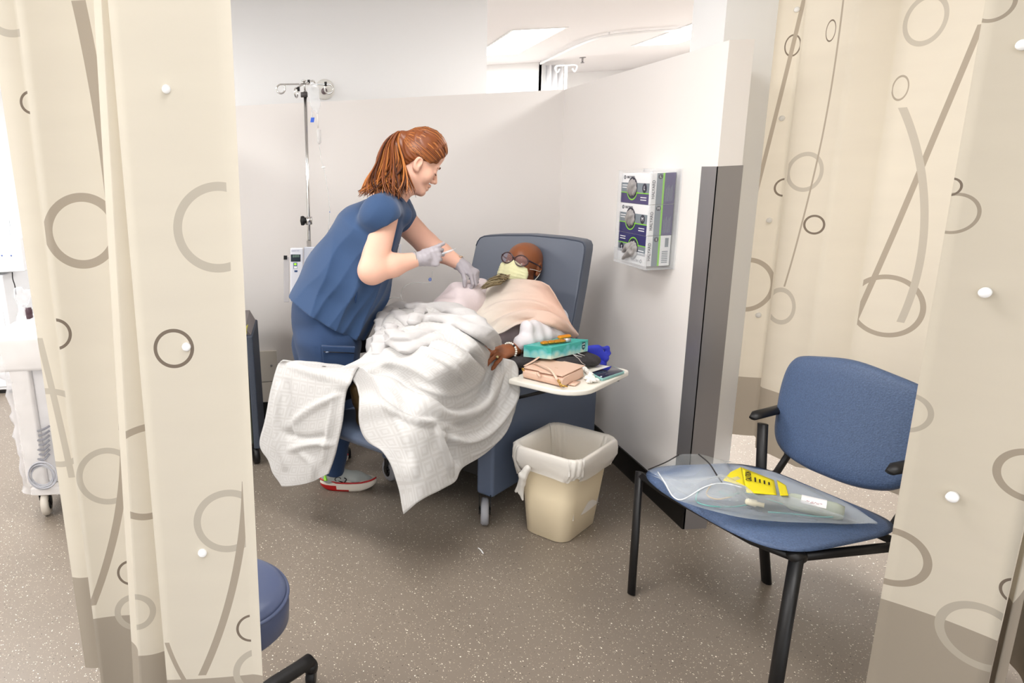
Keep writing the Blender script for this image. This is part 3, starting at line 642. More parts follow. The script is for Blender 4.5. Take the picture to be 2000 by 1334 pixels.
# ================================================================ PEOPLE: shared anatomy
def basis(side, fwd, up): return np.array([side, fwd, up], float).T
def camvec(x, y, z): v = Rv * x - Uv * y - Fv * z; return v / np.linalg.norm(v)     # right, down, towards the viewer
def orth(side, fwd):
    side = side / np.linalg.norm(side); fwd = fwd - side * (fwd @ side); fwd /= np.linalg.norm(fwd); return side, fwd, np.cross(side, fwd)
def head_prims(o, B, s=1.0, back=.100, sk=(.032, .086), fore=0):
    """o: centre between the ears; B: columns side, forward, up"""
    o = np.array(o, float); T = lambda x, y, z: o + B @ (np.array([x, y, z]) * s)
    E = lambda c, r, kk=.012, op='+': ell(T(*c), np.array(r) * s, B, kk, op)
    Cp = lambda a, b, ra, rb=None, kk=.01, op='+': cap(T(*a), T(*b), ra * s, (ra if rb is None else rb) * s, k=kk, op=op)
    P = [E((0, (.092 - back) / 2, sk[0]), (.076, (.092 + back) / 2, sk[1])), E((0, .028, -.022), (.062, .064, .085), .02)]
    for q in (-1, 1):
        P += [Cp((q * .048, .005, -.060), (q * .020, .070, -.096), .019, .017, .02), E((q * .036, .060, -.030), (.027, .023, .030), .02)]
    P += [E((0, .080, -.098), (.021, .017, .017), .015), Cp((-.036, .082, .020), (.036, .082, .020), .010, kk=.014)]
    for q in (-1, 1): P.append(E((q * .032, .101, -.001), (.018, .014, .012), .010, '-'))
    P += [Cp((0, .090, .006), (0, .110, -.034), .006, .0105, .008)]
    for q in (-1, 1): P += [E((q * .012, .098, -.039), (.0085, .011, .0085), .006), E((q * .032, .077, -.002), (.0150, .0150, .0135), .003)]
    P += [Cp((-.017, .086, -.063), (0, .0965, -.060), .006, .0068, .006), Cp((.017, .086, -.063), (0, .0965, -.060), .006, .0068, .006),
          Cp((-.014, .086, -.075), (0, .093, -.076), .006, .0075, .006), Cp((.014, .086, -.075), (0, .093, -.076), .006, .0075, .006),
          Cp((-.020, .094, -.0675), (.020, .094, -.0675), .0018, kk=.002, op='-')]
    for q in (-1, 1):
        P += [E((q * .077, -.006, -.006), (.010, .019, .031), .006), E((q * .084, -.002, -.001), (.008, .010, .017), .004, '-'), E((q * .0775, .004, -.030), (.007, .009, .010), .005)]
        P += [Cp((q * .084, .006, -.010), (q * .082, .008, -.002), .003, kk=.003)]
    if fore: P.insert(2, E((0, .034, .068), (.063, .060, .048), .02))
    return P, T
def hand_prims(w, fwd, up, s=1.0, thumb=1, curl=((20, 40, 25),) * 4, spread=(6, 2, -3, -9), tc=(35, 25, 20), palmcurl=0, k=.006):
    """w wrist, fwd towards the knuckles, up = back of the hand; thumb = +1/-1 side"""
    fwd = np.array(fwd, float); fwd /= np.linalg.norm(fwd); up = np.array(up, float); up = up - fwd * (up @ fwd); up /= np.linalg.norm(up); sd = np.cross(fwd, up) * thumb
    T = lambda x, y, z: np.array(w) + (sd * x + fwd * y + up * z) * s
    P = []
    bx = (.030, .010, -.010, -.029); by = (.088, .092, .088, .080); ln = ((.042, .026, .021), (.046, .030, .022), (.042, .028, .021), (.033, .021, .019)); rr = (.0092, .0095, .009, .008)
    for i in range(4):
        P.append(cap(T(bx[i] * .55, .012, 0), T(bx[i], by[i] - .006, .001), .0135 * s, .0125 * s, s=(1, 1, 1), k=.012))
    P.append(cap(T(.024, .03, -.008), T(.010, .012, -.004), .016 * s, .018 * s, k=.012))
    for i in range(4):
        p = T(bx[i], by[i], .002); a = 0; sp = math.radians(spread[i])
        f0 = fwd * math.cos(sp) + sd * math.sin(sp)
        for j in range(3):
            a += math.radians(curl[i][j]); d = f0 * math.cos(a) - up * math.sin(a); q = p + d * ln[i][j] * s
            P.append(cap(p, q, rr[i] * (1 - .09 * j) * s, rr[i] * (.93 - .11 * j) * s, k=.004)); p = q
    p = T(.028, .022, -.006); az = math.radians(tc[0]); el = 0; lens = (.044, .033, .026)
    for j in range(3):
        d = fwd * math.cos(az) * math.cos(math.radians(el)) + sd * math.sin(az) * math.cos(math.radians(el)) - up * math.sin(math.radians(el)); q = p + d * lens[j] * s
        P.append(cap(p, q, (.0135, .0105, .0098)[j] * s, (.0108, .0098, .008)[j] * s, k=.008 if j == 0 else .004)); p = q; az -= math.radians(tc[1]); el += tc[2]
    return P, T
def folds_disp(P3, nrm, FO):
    """raise soft ridges (+) or press creases (-) along polylines given by image points"""
    d = P3 - CAM; kz = d @ Fv; X = PPX + FOC * (d @ Rv) / kz; Y = PPY - FOC * (d @ Uv) / kz
    off = np.zeros(len(P3))
    for (pts, wd, amp) in FO:
        amp *= 1.6; wd *= .85
        pts = np.array(crom([np.array(q, float) for q in pts], 4)); best = np.full(len(P3), 1e9); tt = np.zeros(len(P3)); n = len(pts) - 1; sg = np.zeros(len(P3))
        for i in range(n):
            a, b = pts[i], pts[i + 1]; ab = b - a; L2 = max(ab @ ab, 1e-6); t = np.clip(((X - a[0]) * ab[0] + (Y - a[1]) * ab[1]) / L2, 0, 1)
            dx = X - a[0] - t * ab[0]; dy = Y - a[1] - t * ab[1]; q = np.hypot(dx, dy); m = q < best; best[m] = q[m]; tt[m] = ((i + t) / n)[m]
        end = np.clip(np.minimum(tt, 1 - tt) * 5, 0, 1) ** .7
        off += amp * np.exp(-(best / wd) ** 2) * end
    return P3 + nrm * off[:, None]
def gnormals(G):
    a = np.gradient(G, axis=0); b = np.gradient(G, axis=1); n = np.cross(a, b); n /= (np.linalg.norm(n, axis=-1, keepdims=True) + 1e-9); return n
def cloth(name, patches, m, parent, folds, thick=.005, k1=8, k2=8, noise=.0015, toward=True):
    V = []; F = []; U = []; off = 0
    for rows in patches:
        G = net([[at(*q) for q in r] for r in rows], k1, k2); n1, n2 = G.shape[:2]; N = gnormals(G)
        flat = G.reshape(-1, 3); nf = N.reshape(-1, 3)
        s = np.sign(((CAM - flat) * nf).sum(1)).reshape(n1, n2); s = 1 if s.sum() > 0 else -1
        P = folds_disp(flat, nf * s, folds)
        x, y, z = P.T
        P = P + nf * (noise * (np.sin(x * 31 + y * 17) * np.sin(z * 29 + y * 11) + .6 * np.sin(x * 67 - z * 53 + 1)))[:, None]
        # arc-length uv
        gu = np.concatenate([np.zeros((1, n2)), np.cumsum(np.linalg.norm(np.diff(G, axis=0), axis=2), 0)]).mean(1); gv = np.concatenate([np.zeros((n1, 1)), np.cumsum(np.linalg.norm(np.diff(G, axis=1), axis=2), 1)], 1).mean(0)
        for i in range(n1):
            for j in range(n2): U.append((gu[i], gv[j]))
        V += list(P); fc = gridfaces(n1, n2, off); F += fc if s > 0 else [q[::-1] for q in fc]; off += n1 * n2
    return mesh(name, V, F, m, parent, uv=U, solid=thick)
def cotton(name, c, c2, sc=.055, bump=.25, rough=.85):
    """woven cotton with a faint pattern of nested squares"""
    m = bpy.data.materials.new(name); m.use_nodes = True; nt = m.node_tree; N = nt.nodes.new; K = nt.links.new; b = nt.nodes['Principled BSDF']
    tc = N('ShaderNodeTexCoord'); sp = N('ShaderNodeSeparateXYZ'); K(tc.outputs['UV'], sp.inputs[0])
    def M(op, a, b_=None):
        n = N('ShaderNodeMath'); n.operation = op
        for i, x in enumerate((a, b_)):
            if x is None: continue
            if isinstance(x, (int, float)): n.inputs[i].default_value = x
            else: K(x, n.inputs[i])
        return n.outputs[0]
    u = M('ABSOLUTE', M('SUBTRACT', M('FRACT', M('DIVIDE', sp.outputs[0], sc)), .5)); v = M('ABSOLUTE', M('SUBTRACT', M('FRACT', M('DIVIDE', sp.outputs[1], sc)), .5))
    d = M('MAXIMUM', u, v); k = M('ADD', M('MULTIPLY', M('GREATER_THAN', d, .16), M('LESS_THAN', d, .30)), M('GREATER_THAN', d, .43)); k = M('MULTIPLY', k, .8)
    mx = N('ShaderNodeMix'); mx.data_type = 'RGBA'; mx.inputs[6].default_value = lin(c); mx.inputs[7].default_value = lin(c2); K(k, mx.inputs[0]); K(mx.outputs[2], b.inputs['Base Color'])
    nz = N('ShaderNodeTexNoise'); nz.inputs['Scale'].default_value = 350; mp = N('ShaderNodeMapping'); mp.inputs['Scale'].default_value = (1, 3, 1); K(tc.outputs['UV'], mp.inputs[0]); K(mp.outputs[0], nz.inputs[0])
    bp = N('ShaderNodeBump'); bp.inputs['Strength'].default_value = bump; bp.inputs['Distance'].default_value = .002; K(M('ADD', nz.outputs[0], k), bp.inputs['Height']); K(bp.outputs[0], b.inputs['Normal'])
    b.inputs['Roughness'].default_value = rough; b.inputs['Specular IOR Level'].default_value = .15; b.inputs['Sheen Weight'].default_value = .2
    return m
M_blanket = cotton('white_cotton_blanket', (200, 198, 196), (191, 188, 185))
M_skinD = mat('brown_skin', (140, 82, 48), .42, spec=.5, bump=.12, bscale=120, var=.12, vscale=18, sss=.08)
M_skinL = mat('fair_skin', (232, 184, 162), .5, spec=.35, var=.05, vscale=14, sss=.12)
# ================================================================ BLANKET
bl = root('blanket', 'white woven cotton blanket draped over the legs of the patient in the recliner', 'blanket', L(-.1, .3, .7))
pA = [[(552, 704, 'z', .735), (600, 706, 'z', .73), (648, 712, 'z', .72), (705, 720, 'z', .71)],
      [(543, 714, 'u', -.52), (583, 722, 'u', -.525), (635, 732, 'u', -.53), (689, 743, 'u', -.53)],
      [(530, 760, 'u', -.55), (575, 768, 'u', -.56), (628, 775, 'u', -.565), (676, 768, 'u', -.55)],
      [(517, 825, 'u', -.57), (562, 838, 'u', -.575), (616, 838, 'u', -.58), (669, 822, 'u', -.565)],
      [(508, 868, 'u', -.57), (550, 893, 'u', -.58), (604, 894, 'u', -.585), (658, 876, 'u', -.57)],
      [(524, 898, 'u', -.57), (540, 925, 'u', -.58), (598, 928, 'u', -.585), (650, 903, 'u', -.57)],
      [(549, 944, 'u', -.57), (556, 950, 'u', -.58), (600, 944, 'u', -.585), (642, 925, 'u', -.57)]]
pB = [[(686, 742, 'u', -.50), (699, 757, 'u', -.54), (702, 790, 'u', -.56), (703, 832, 'u', -.57), (718, 862, 'u', -.58), (750, 885, 'u', -.59), (772, 928, 'u', -.60), (789, 1004, 'u', -.60)],
      [(700, 722, 'z', .71), (735, 748, 'z', .69), (758, 780, 'u', -.52), (778, 815, 'u', -.54), (795, 848, 'u', -.56), (806, 888, 'u', -.57), (817, 930, 'u', -.58), (826, 974, 'u', -.58)],
      [(668, 718, 'z', .725), (745, 722, 'z', .73), (795, 758, 'z', .68), (825, 795, 'v', .02), (848, 826, 'v', -.03), (860, 866, 'v', -.05), (872, 905, 'v', -.06), (884, 943, 'v', -.07)],
      [(705, 700, 'z', .76), (770, 700, 'z', .78), (835, 740, 'z', .74), (868, 785, 'v', .02), (886, 822, 'v', -.03), (893, 855, 'v', -.035), (899, 886, 'v', -.04), (903, 913, 'v', -.04)],
      [(728, 668, 'z', .80), (800, 680, 'z', .82), (870, 722, 'z', .79), (908, 765, 'v', .04), (925, 808, 'v', -.02), (935, 845, 'v', -.03), (943, 868, 'v', -.03), (948, 885, 'v', -.035)],
      [(742, 645, 'z', .84), (820, 658, 'z', .86), (895, 705, 'z', .82), (938, 742, 'v', .05), (958, 785, 'v', -.015), (970, 812, 'v', -.025), (978, 830, 'v', -.03), (984, 842, 'v', -.03)],
      [(755, 618, 'z', .88), (845, 630, 'z', .89), (915, 682, 'z', .84), (952, 712, 'v', .06), (984, 742, 'v', -.01), (997, 768, 'v', -.02), (1004, 780, 'v', -.025), (1008, 786, 'v', -.03)],
      [(790, 600, 'z', .90), (870, 606, 'z', .91), (935, 655, 'z', .86), (962, 695, 'v', .07), (985, 700, 'v', .01), (1004, 706, 'v', -.01), (1011, 722, 'v', -.02), (1013, 738, 'v', -.03)]]
FOLD = [(((560, 835), (605, 800), (668, 768)), 5, .010), (((548, 840), (590, 856), (640, 850)), 6, -.010), (((560, 880), (610, 866), (655, 868)), 6, .012), (((548, 745), (541, 830), (558, 920)), 6, .012), (((562, 740), (568, 830), (560, 860)), 6, -.010), (((585, 880), (610, 905), (612, 940)), 7, .008),
        (((655, 760), (645, 830), (632, 905)), 5, .008),
        (((560, 712), (640, 735), (700, 735), (760, 720)), 9, .012), (((700, 742), (760, 748), (820, 790), (880, 800)), 8, .014), (((735, 760), (790, 800), (850, 815)), 6, -.012),
        (((745, 785), (800, 820), (852, 828)), 6, .016), (((765, 800), (800, 870), (812, 940)), 8, .008), (((850, 830), (862, 870), (884, 930)), 5, .016), (((870, 835), (885, 880), (893, 912)), 7, -.016),
        (((1006, 715), (1000, 775), (960, 835), (905, 862), (860, 845)), 7, .018), (((990, 720), (975, 785), (925, 825), (880, 828)), 7, -.014), (((975, 705), (955, 780), (905, 812), (850, 806), (790, 770)), 8, .018), (((960, 712), (935, 770), (890, 795), (830, 780)), 6, -.010),
        (((1003, 795), (970, 855), (915, 893)), 5, .010), (((945, 700), (925, 745), (870, 770), (800, 745)), 10, .012),
        (((700, 690), (770, 672), (840, 668), (900, 700)), 5, -.008), (((790, 668), (850, 676), (905, 700)), 4, -.010), (((865, 660), (905, 672), (935, 705), (950, 735)), 4, -.013), (((830, 690), (880, 712), (905, 745)), 6, .008),
        (((740, 705), (800, 715), (850, 745)), 8, .007), (((620, 722), (700, 728), (780, 700)), 6, .008),
        (((770, 640), (830, 622), (880, 626), (925, 650), (965, 690)), 5, -.012), (((765, 655), (820, 640), (870, 642), (915, 668), (950, 705)), 5, .012), (((770, 668), (810, 672), (845, 660), (885, 664), (925, 700)), 4, -.010), (((810, 612), (850, 604), (900, 616), (945, 645)), 5, .010)]
bo_ = cloth('blanket_cloth', [pA, pB], M_blanket, bl, FOLD, thick=.006, k1=12, k2=12)
# rolled and bunched top edge of the blanket
def tubes(chains, k=.010, s=(1, 1, 1)):
    P = []
    for pts, r in chains:
        Q = crom([at(*q) for q in pts], 4); rs = np.interp(np.linspace(0, 1, len(Q)), np.linspace(0, 1, len(r)), r) if hasattr(r, '__len__') else [r] * len(Q)
        for a, b, ra, rb in zip(Q[:-1], Q[1:], rs[:-1], rs[1:]): P.append(cap(a, b, ra, rb, s=s, k=k))
    return P
M_blanket2 = mat('cotton_blanket_roll', (194, 191, 190), .85, spec=.15, bump=.3, bscale=300, sheen=.2)
ch = [(((742, 680, 'z', .80), (748, 645, 'z', .84), (752, 612, 'z', .88), (768, 594, 'z', .90), (795, 593, 'z', .91)), (.022, .028, .026, .024, .02)),
      (((772, 597, 'z', .91), (790, 612, 'z', .905), (812, 620, 'z', .905), (845, 612, 'z', .92), (882, 616, 'z', .93), (918, 632, 'z', .92), (945, 650, 'z', .88), (962, 672, 'z', .81)), (.016, .020, .022, .024, .024, .022, .018, .004)),
      (((800, 590, 'z', .93), (822, 592, 'z', .93), (815, 608, 'z', .93), (808, 620, 'z', .92)), (.016, .020, .018, .012)),
      (((760, 626, 'z', .88), (768, 640, 'z', .88), (790, 650, 'z', .88), (820, 643, 'z', .885), (850, 632, 'z', .90), (885, 636, 'z', .90), (915, 652, 'z', .87), (940, 680, 'z', .78)), (.014, .020, .022, .022, .020, .022, .018, .003)),
      (((755, 640, 'z', .85), (775, 660, 'z', .85), (805, 668, 'z', .85), (840, 657, 'z', .865), (872, 652, 'z', .87), (898, 664, 'z', .84), (920, 690, 'z', .76)), (.016, .022, .022, .020, .018, .014, .003)),
      (((835, 592, 'z', .93), (870, 592, 'z', .94), (905, 604, 'z', .94), (940, 630, 'z', .92), (964, 652, 'z', .86), (978, 664, 'z', .80)), (.018, .028, .028, .022, .014, .004)),
      (((733, 652, 'z', .82), (731, 668, 'z', .78), (735, 682, 'z', .74)), (.016, .022, .02))]
def rolld(G):
    q = ((G - RO) @ RB) * 34 + G[..., 2] * 42 + ((G - RO) @ RL) * 9; return -.006 * (1 - np.abs(np.sin(q))) ** 1.5 + .003 * np.sin(q * .43 + G[..., 0] * 20)
sdf('blanket_roll', [dict(p_, a=p_['a'] - np.array([0, 0, .021]), b=p_['b'] - np.array([0, 0, .021])) for p_ in tubes(ch, k=.012, s=(1.35, 1.35, .85))], .004, M_blanket2, bl, disp=rolld)
# ================================================================ PATIENT
pt = root('person', 'person with bald head, glasses, yellow face mask and grey beard reclining under a blanket', 'person', L(.45, .3, .7))
ps_, ph_ = math.radians(38), math.radians(15); e_v = np.array([.93, .36, 0]); g_v = np.array([.36, -.93, 0]); t_v = np.array([0, 0, 1.]); f_v = t_v * math.cos(ps_) - e_v * math.sin(ps_)
HS = camvec(*(e_v * math.cos(ps_) + t_v * math.sin(ps_))); HF = camvec(*(f_v * math.cos(ph_) - g_v * math.sin(ph_))); hs, hf, hu = orth(HS, HF)
if hu @ camvec(.21, -.88, .43) < 0: hu = -hu
HB = basis(hs, hf, hu); HO = at(1022, 516, 'v', .30)
hp, HT = head_prims(HO, HB, 1.08, sk=(.024, .076))
sh_l = L(.60, .08, .80); sh_r = L(.56, .52, .82); nk = L(.64, .31, .86)
body = hp + [cap(HT(0, -.03, -.05), nk, .050, .055, k=.03), cap(sh_l, sh_r, .05, .05, k=.04), cap(nk, L(.54, .31, .62), .07, .11, k=.05), cap(L(.5, .31, .62), L(.25, .31, .60), .13, .15, k=.05)]
el = at(1062, 664, 'v', .03); wr = at(997, 684, 'v', .045)
body += [cap(sh_l, el, .055, .045, k=.03), cap(el, wr, .042, .027, k=.02)]
hfw = at(958, 692, 'v', .055) - wr
hd, _ = hand_prims(wr + hfw / np.linalg.norm(hfw) * .005, hfw, np.array([.1, -.45, .9]), 1.14, thumb=1, curl=((30, 26, 16), (34, 28, 18), (38, 32, 20), (42, 36, 22)), spread=(3, 0, -2, -5), tc=(24, 10, 16))
body += hd
sdf('body', body, .0032, M_skinD, pt)
# hidden body under blanket
sdf('trousers', [cap(L(.30, .31, .62), L(.2, .31, .62), .15, .15), cap(L(.25, .22, .62), L(-.12, .20, .64), .085, .06, k=.03), cap(L(-.12, .20, .64), L(-.42, .30, .58), .058, .045, k=.03), cap(L(.25, .40, .62), L(-.12, .46, .64), .085, .06, k=.03), cap(L(-.12, .46, .64), L(-.42, .52, .60), .058, .045, k=.03)], .008, mat('dark_trousers', (40, 40, 48), .8), pt)
M_boot = mat('bronze_boot', (92, 74, 44), .38, metal=.35, var=.5, vscale=26, bump=.4, bscale=60, stretch=(3, 3, 1))
for v_, z0 in ((.335, .53), (.53, .56)):
    sdf('boot', [cap(L(-.42, v_, z0 - .01), L(-.40, v_, z0 + .02), .04, .045, k=.02), cap(L(-.435, v_, z0 + .01), L(-.46, v_, z0 + .13), .030, .031, k=.03), cap(L(-.45, v_, z0 + .09), L(-.475, v_, z0 + .145), .034, .026, k=.02)], .004, M_boot, pt)
# shirt: torso and left sleeve
M_shirt = mat('pale_pink_shirt', (228, 214, 216), .8, bump=.2, bscale=120, sheen=.2)
def wob(a, f): return lambda G: a * np.sin(G[..., 0] * f + G[..., 2] * f * .7) * np.sin(G[..., 1] * f * .8 - G[..., 2] * f * .5)
sdf('shirt', [cap(L(.58, .10, .79), L(.56, .50, .80), .075, .08, k=.04), cap(at(950, 590, 'v', .42), at(900, 590, 'v', .42), .075, .09, k=.05), cap(at(900, 590, 'v', .42), at(850, 640, 'v', .38), .08, .10, k=.05), cap(L(.52, .33, .72), L(.30, .33, .66), .12, .15, k=.05), cap(at(935, 562, 'v', .44), at(895, 580, 'v', .50), .05, .05, k=.04), cap(at(985, 655, 'v', .20), at(1030, 655, 'v', .14), .05, .05, k=.03)], .006, M_shirt, pt, disp=lambda G: .004 * np.sin(G[..., 0] * 60 + G[..., 2] * 20) + .002 * np.sin(G[..., 1] * 90))
M_sleeve = mat('white_sleeve', (226, 222, 226), .8, bump=.2, bscale=100, sheen=.2)
e2 = at(1070, 655, 'v', .0); w2 = at(1022, 668, 'v', .02)
sdf('sleeve', [cap(sh_l, at(1085, 640, 'v', .02), .07, .062, k=.02), cap(at(1085, 648, 'v', .0), w2, .058, .040, k=.03), cap(at(1030, 640, 'v', .02), at(1075, 640, 'v', .02), .03, .04, k=.03)], .004, M_sleeve, pt, disp=lambda G: .003 * np.sin(G[..., 0] * 95 + G[..., 1] * 40))
# mask
def facegrid(x0, x1, z0, z1, fn, n1=18, n2=18):
    return [HT(*fn(x0 + (x1 - x0) * j / n2, z0 + (z1 - z0) * i / n1)) for i in range(n1 + 1) for j in range(n2 + 1)]
def mk(x, z):
    t = (z + .055) / .048; w = 1 - .12 * t * t
    y = .127 - 7.5 * (x * w) ** 2 - .10 * max(0, abs(x) - .012) * max(0, t + .3) - .020 * max(0, t) ** 2 * (1 - (x / .07) ** 2) - .022 * max(0, -t) ** 2 + .010 * math.exp(-(x / .014) ** 2) * max(0, .4 + t * .8)
    y += .0016 * math.sin(z * 420) + .002 * math.sin(x * 160 + z * 60)
    y += .0025 * math.sin(x * 210 + t * 3) * max(0, 1 - abs(t)) ; return (x * w * (1.03 - .10 * max(0, -t)), y, z + .011 * math.exp(-(x / .022) ** 2) * max(0, t) - .010 * (x / .072) ** 2 * max(0, t))
v = facegrid(-.072, .072, -.108, .0, mk, 30, 30)
M_mask = mat('yellow_mask', (232, 230, 184), .8, bump=.2, bscale=400, sheen=.2)
mo = mesh('face_mask', v, gridfaces(31, 31), M_mask, pt, solid=.0015)
for q in (1, -1):
    for zz in (-.012, -.095):
        MB().tube([HT(q * .066, .070, zz), HT(q * .078, .035, zz * .7 - .004), HT(q * .085, 0, -.012 + zz * .25), HT(q * .082, -.018, -.008)], .0016, n=6, smoothpath=4).build('ear_loop', mat('white_elastic', (240, 236, 220), .7) if (q == 1 and zz > -.05) else bpy.data.materials['white_elastic'], mo)
# glasses
gl = bpy.data.objects.new('glasses', None)
M_frame = mat('dark_purple_frame', (58, 34, 40), .25, coat=.5); M_lens = clearmat('lens', (180, 160, 170), .22, .03)
gm = MB()
for q in (-1, 1):
    oc = []
    for k in range(25):
        a = 2 * PI * k / 24; oc.append(HT(q * .034 + .029 * math.cos(a) * (1 + .06 * math.cos(2 * a)), .112 - .010 * abs(math.cos(a)) * (1 if math.cos(a) * q > 0 else 0), .016 + .024 * math.sin(a)))
    gm.tube(oc, .0030, n=8, cap=False)
    gm.tube([HT(q * .062, .104, .024), HT(q * .076, .06, .016), HT(q * .082, .0, .006), HT(q * .080, -.02, -.004)], [.0045, .0035, .003, .003], n=8, smoothpath=4)
gm.tube([HT(-.007, .115, .022), HT(0, .118, .026), HT(.007, .115, .022)], .0028, n=8)
go = gm.build('glasses', M_frame, pt)
for q in (-1, 1):
    v = [HT(q * .034, .113, .016)]; v += [HT(q * .034 + .027 * math.cos(2 * PI * k / 32), .110 - .008 * abs(math.cos(2 * PI * k / 32)) * (1 if math.cos(2 * PI * k / 32) * q > 0 else 0), .016 + .022 * math.sin(2 * PI * k / 32)) for k in range(32)]
    mesh('lens', v, [(0, 1 + k, 1 + (k + 1) % 32) for k in range(32)], M_lens, go)
for q in (-1, 1): # eyes behind the lenses
    e_ = MB(); e_.sphere(HT(q * .032, .0835, -.001), .0095, 12, 8); e_.build('eye', mat('eye_white', (215, 205, 195), .2) if q < 0 else bpy.data.materials['eye_white'], pt)
    MB().sphere(HT(q * .032, .0895, -.003), .0045, 10, 6).build('iris', mat('iris_dark', (30, 20, 15), .1) if q < 0 else bpy.data.materials['iris_dark'], pt)
# beard: many short strands fanning from chin to the left
random.seed(11); bd = MB(); rb = random.Random(5)
for i in range(420):
    w_ = rb.uniform(-1, 1); a = at(984 + w_ * 9 + rb.uniform(-4, 4), 546 + w_ * -7 + rb.uniform(-3, 3), 'v', .285 + rb.uniform(-.02, .02)); ln_ = rb.uniform(.75, 1.05)
    t = at(984 + w_ * 9 - 36 * ln_ + rb.uniform(-3, 3), 548 + w_ * -9 + 7 * ln_ + rb.uniform(-3, 3), 'v', .33 + rb.uniform(-.025, .025))
    mid = a * .5 + t * .5 + np.array([rb.uniform(-.006, .006), rb.uniform(-.006, .006), rb.uniform(.002, .014)])
    bd.k = rb.choice((0, 0, 1, 2)); bd.tube([a, mid, t], [.0018, .0017, .0004], n=5, smoothpath=3)
bd.build('beard', [mat('grey_beard', (150, 134, 100), .7), mat('pale_beard', (190, 176, 146), .7), mat('dark_beard', (96, 82, 58), .7)], pt)
# bracelets and ring
def beadring(c, ax, R, n, r, name, mats, parent):
    ax = ax / np.linalg.norm(ax); x = np.cross(ax, [0, 0, 1.]); x /= np.linalg.norm(x); y = np.cross(ax, x); b = MB()
    for k in range(n):
        b.k = 1 if (k % 6 == 2) else 0; b.sphere(c + (x * math.cos(2 * PI * k / n) + y * math.sin(2 * PI * k / n)) * R, r, 10, 7)
    return b.build(name, mats, parent)
axf = wr - el
M_pearl = mat('pearl', (235, 232, 222), .15, coat=.5); M_dkb = mat('dark_bead', (30, 36, 48), .15)
beadring(wr + axf * .02, axf, .033, 22, .0052, 'pearl_bracelet', [M_pearl, M_dkb], pt)
b = MB(); c_ = wr - axf / np.linalg.norm(axf) * .032; x_ = np.cross(axf, [0, 0, 1.]); x_ /= np.linalg.norm(x_); y_ = np.cross(axf / np.linalg.norm(axf), x_)
b.tube([c_ + (x_ * math.cos(a) + y_ * math.sin(a)) * .036 for a in np.linspace(0, 2 * PI, 25)], .0016, n=6, cap=False); b.build('silver_bracelet', M_chrome, pt)
rg = at(971, 697, 'v', .028)
MB().sphere(rg, (.007, .007, .006), 10, 6).build('ring', mat('pale_gold', (226, 210, 160), .2, .8), pt)
# ================================================================ SHAWL
sw = root('shawl', 'pale pink and cream shawl draped over the chest and shoulder of the patient', 'shawl', L(.5, .2, .85))
def shawlmat():
    m = mat('shawl_wool', (232, 208, 186), .85, spec=.15, bump=.25, bscale=250, sheen=.3); nt = m.node_tree; N = nt.nodes.new; K = nt.links.new
    tc = N('ShaderNodeTexCoord'); sp = N('ShaderNodeSeparateXYZ'); K(tc.outputs['UV'], sp.inputs[0]); r = N('ShaderNodeValToRGB'); K(sp.outputs[1], r.inputs[0])
    e = r.color_ramp.elements; e[0].position = .06; e[0].color = lin((222, 213, 201)); e[1].position = .36; e[1].color = lin((220, 186, 168)); K(r.outputs[0], nt.nodes['Principled BSDF'].inputs['Base Color']); return m
M_shawl = shawlmat()
sA = [[(960, 557, 'v', 0.385), (978, 549, 'v', 0.335), (1004, 545, 'v', 0.255), (1030, 546, 'v', 0.175), (1054, 549, 'v', 0.085), (1072, 558, 'v', 0.015)],
      [(940, 570, 'v', 0.395), (968, 566, 'v', 0.325), (1003, 562, 'v', 0.225), (1035, 563, 'v', 0.135), (1066, 569, 'v', 0.045), (1086, 580, 'v', -0.015)],
      [(924, 584, 'v', 0.395), (956, 585, 'v', 0.315), (998, 584, 'v', 0.205), (1036, 586, 'v', 0.105), (1075, 594, 'v', 0.015), (1101, 606, 'v', -0.040)],
      [(914, 598, 'v', 0.385), (950, 604, 'v', 0.295), (992, 604, 'v', 0.185), (1035, 606, 'v', 0.075), (1082, 614, 'v', -0.015), (1115, 632, 'v', -0.065)],
      [(926, 610, 'v', 0.335), (955, 622, 'v', 0.255), (994, 617, 'v', 0.155), (1036, 616, 'v', 0.055), (1086, 626, 'v', -0.045), (1126, 648, 'v', -0.075)],
      [(950, 638, 'v', 0.225), (968, 640, 'v', 0.185), (1004, 628, 'v', 0.115), (1040, 624, 'v', 0.040), (1082, 636, 'v', -0.045), (1130, 655, 'v', -0.080)],
      [(962, 652, 'v', 0.165), (980, 650, 'v', 0.135), (1010, 634, 'v', 0.085), (1042, 630, 'v', 0.035), (1082, 640, 'v', -0.035), (1122, 661, 'v', -0.065)]]
SF = [(((932, 560), (925, 580), (918, 600)), 3, .006), (((945, 640), (980, 612), (1030, 600), (1075, 612), (1105, 630)), 4, -.012), (((940, 620), (975, 600), (1020, 594), (1080, 602)), 7, .014), (((955, 650), (990, 622), (1040, 612), (1085, 622), (1120, 650)), 4, .010),
      (((960, 655), (1000, 628), (1045, 620)), 3, -.010), (((955, 590), (1010, 575), (1060, 580)), 8, .006), (((1000, 560), (1040, 555), (1070, 565)), 6, .004), (((940, 615), (960, 608), (990, 600)), 3, -.006), (((948, 562), (938, 580), (925, 604)), 2.5, -.005)]
cloth('shawl_cloth', [sA], M_shawl, sw, SF, thick=.005, k1=12, k2=14, noise=.001)
fb = [(((936, 606, 'v', .37), (962, 624, 'v', .29), (1000, 614, 'v', .20), (1040, 607, 'v', .12), (1080, 615, 'v', .04), (1110, 634, 'v', -.01)), (.004, .010, .012, .010, .008, .003)),
      (((950, 634, 'v', .28), (975, 640, 'v', .22), (1005, 625, 'v', .165), (1040, 619, 'v', .10), (1085, 632, 'v', .0)), (.004, .010, .010, .008, .003))]
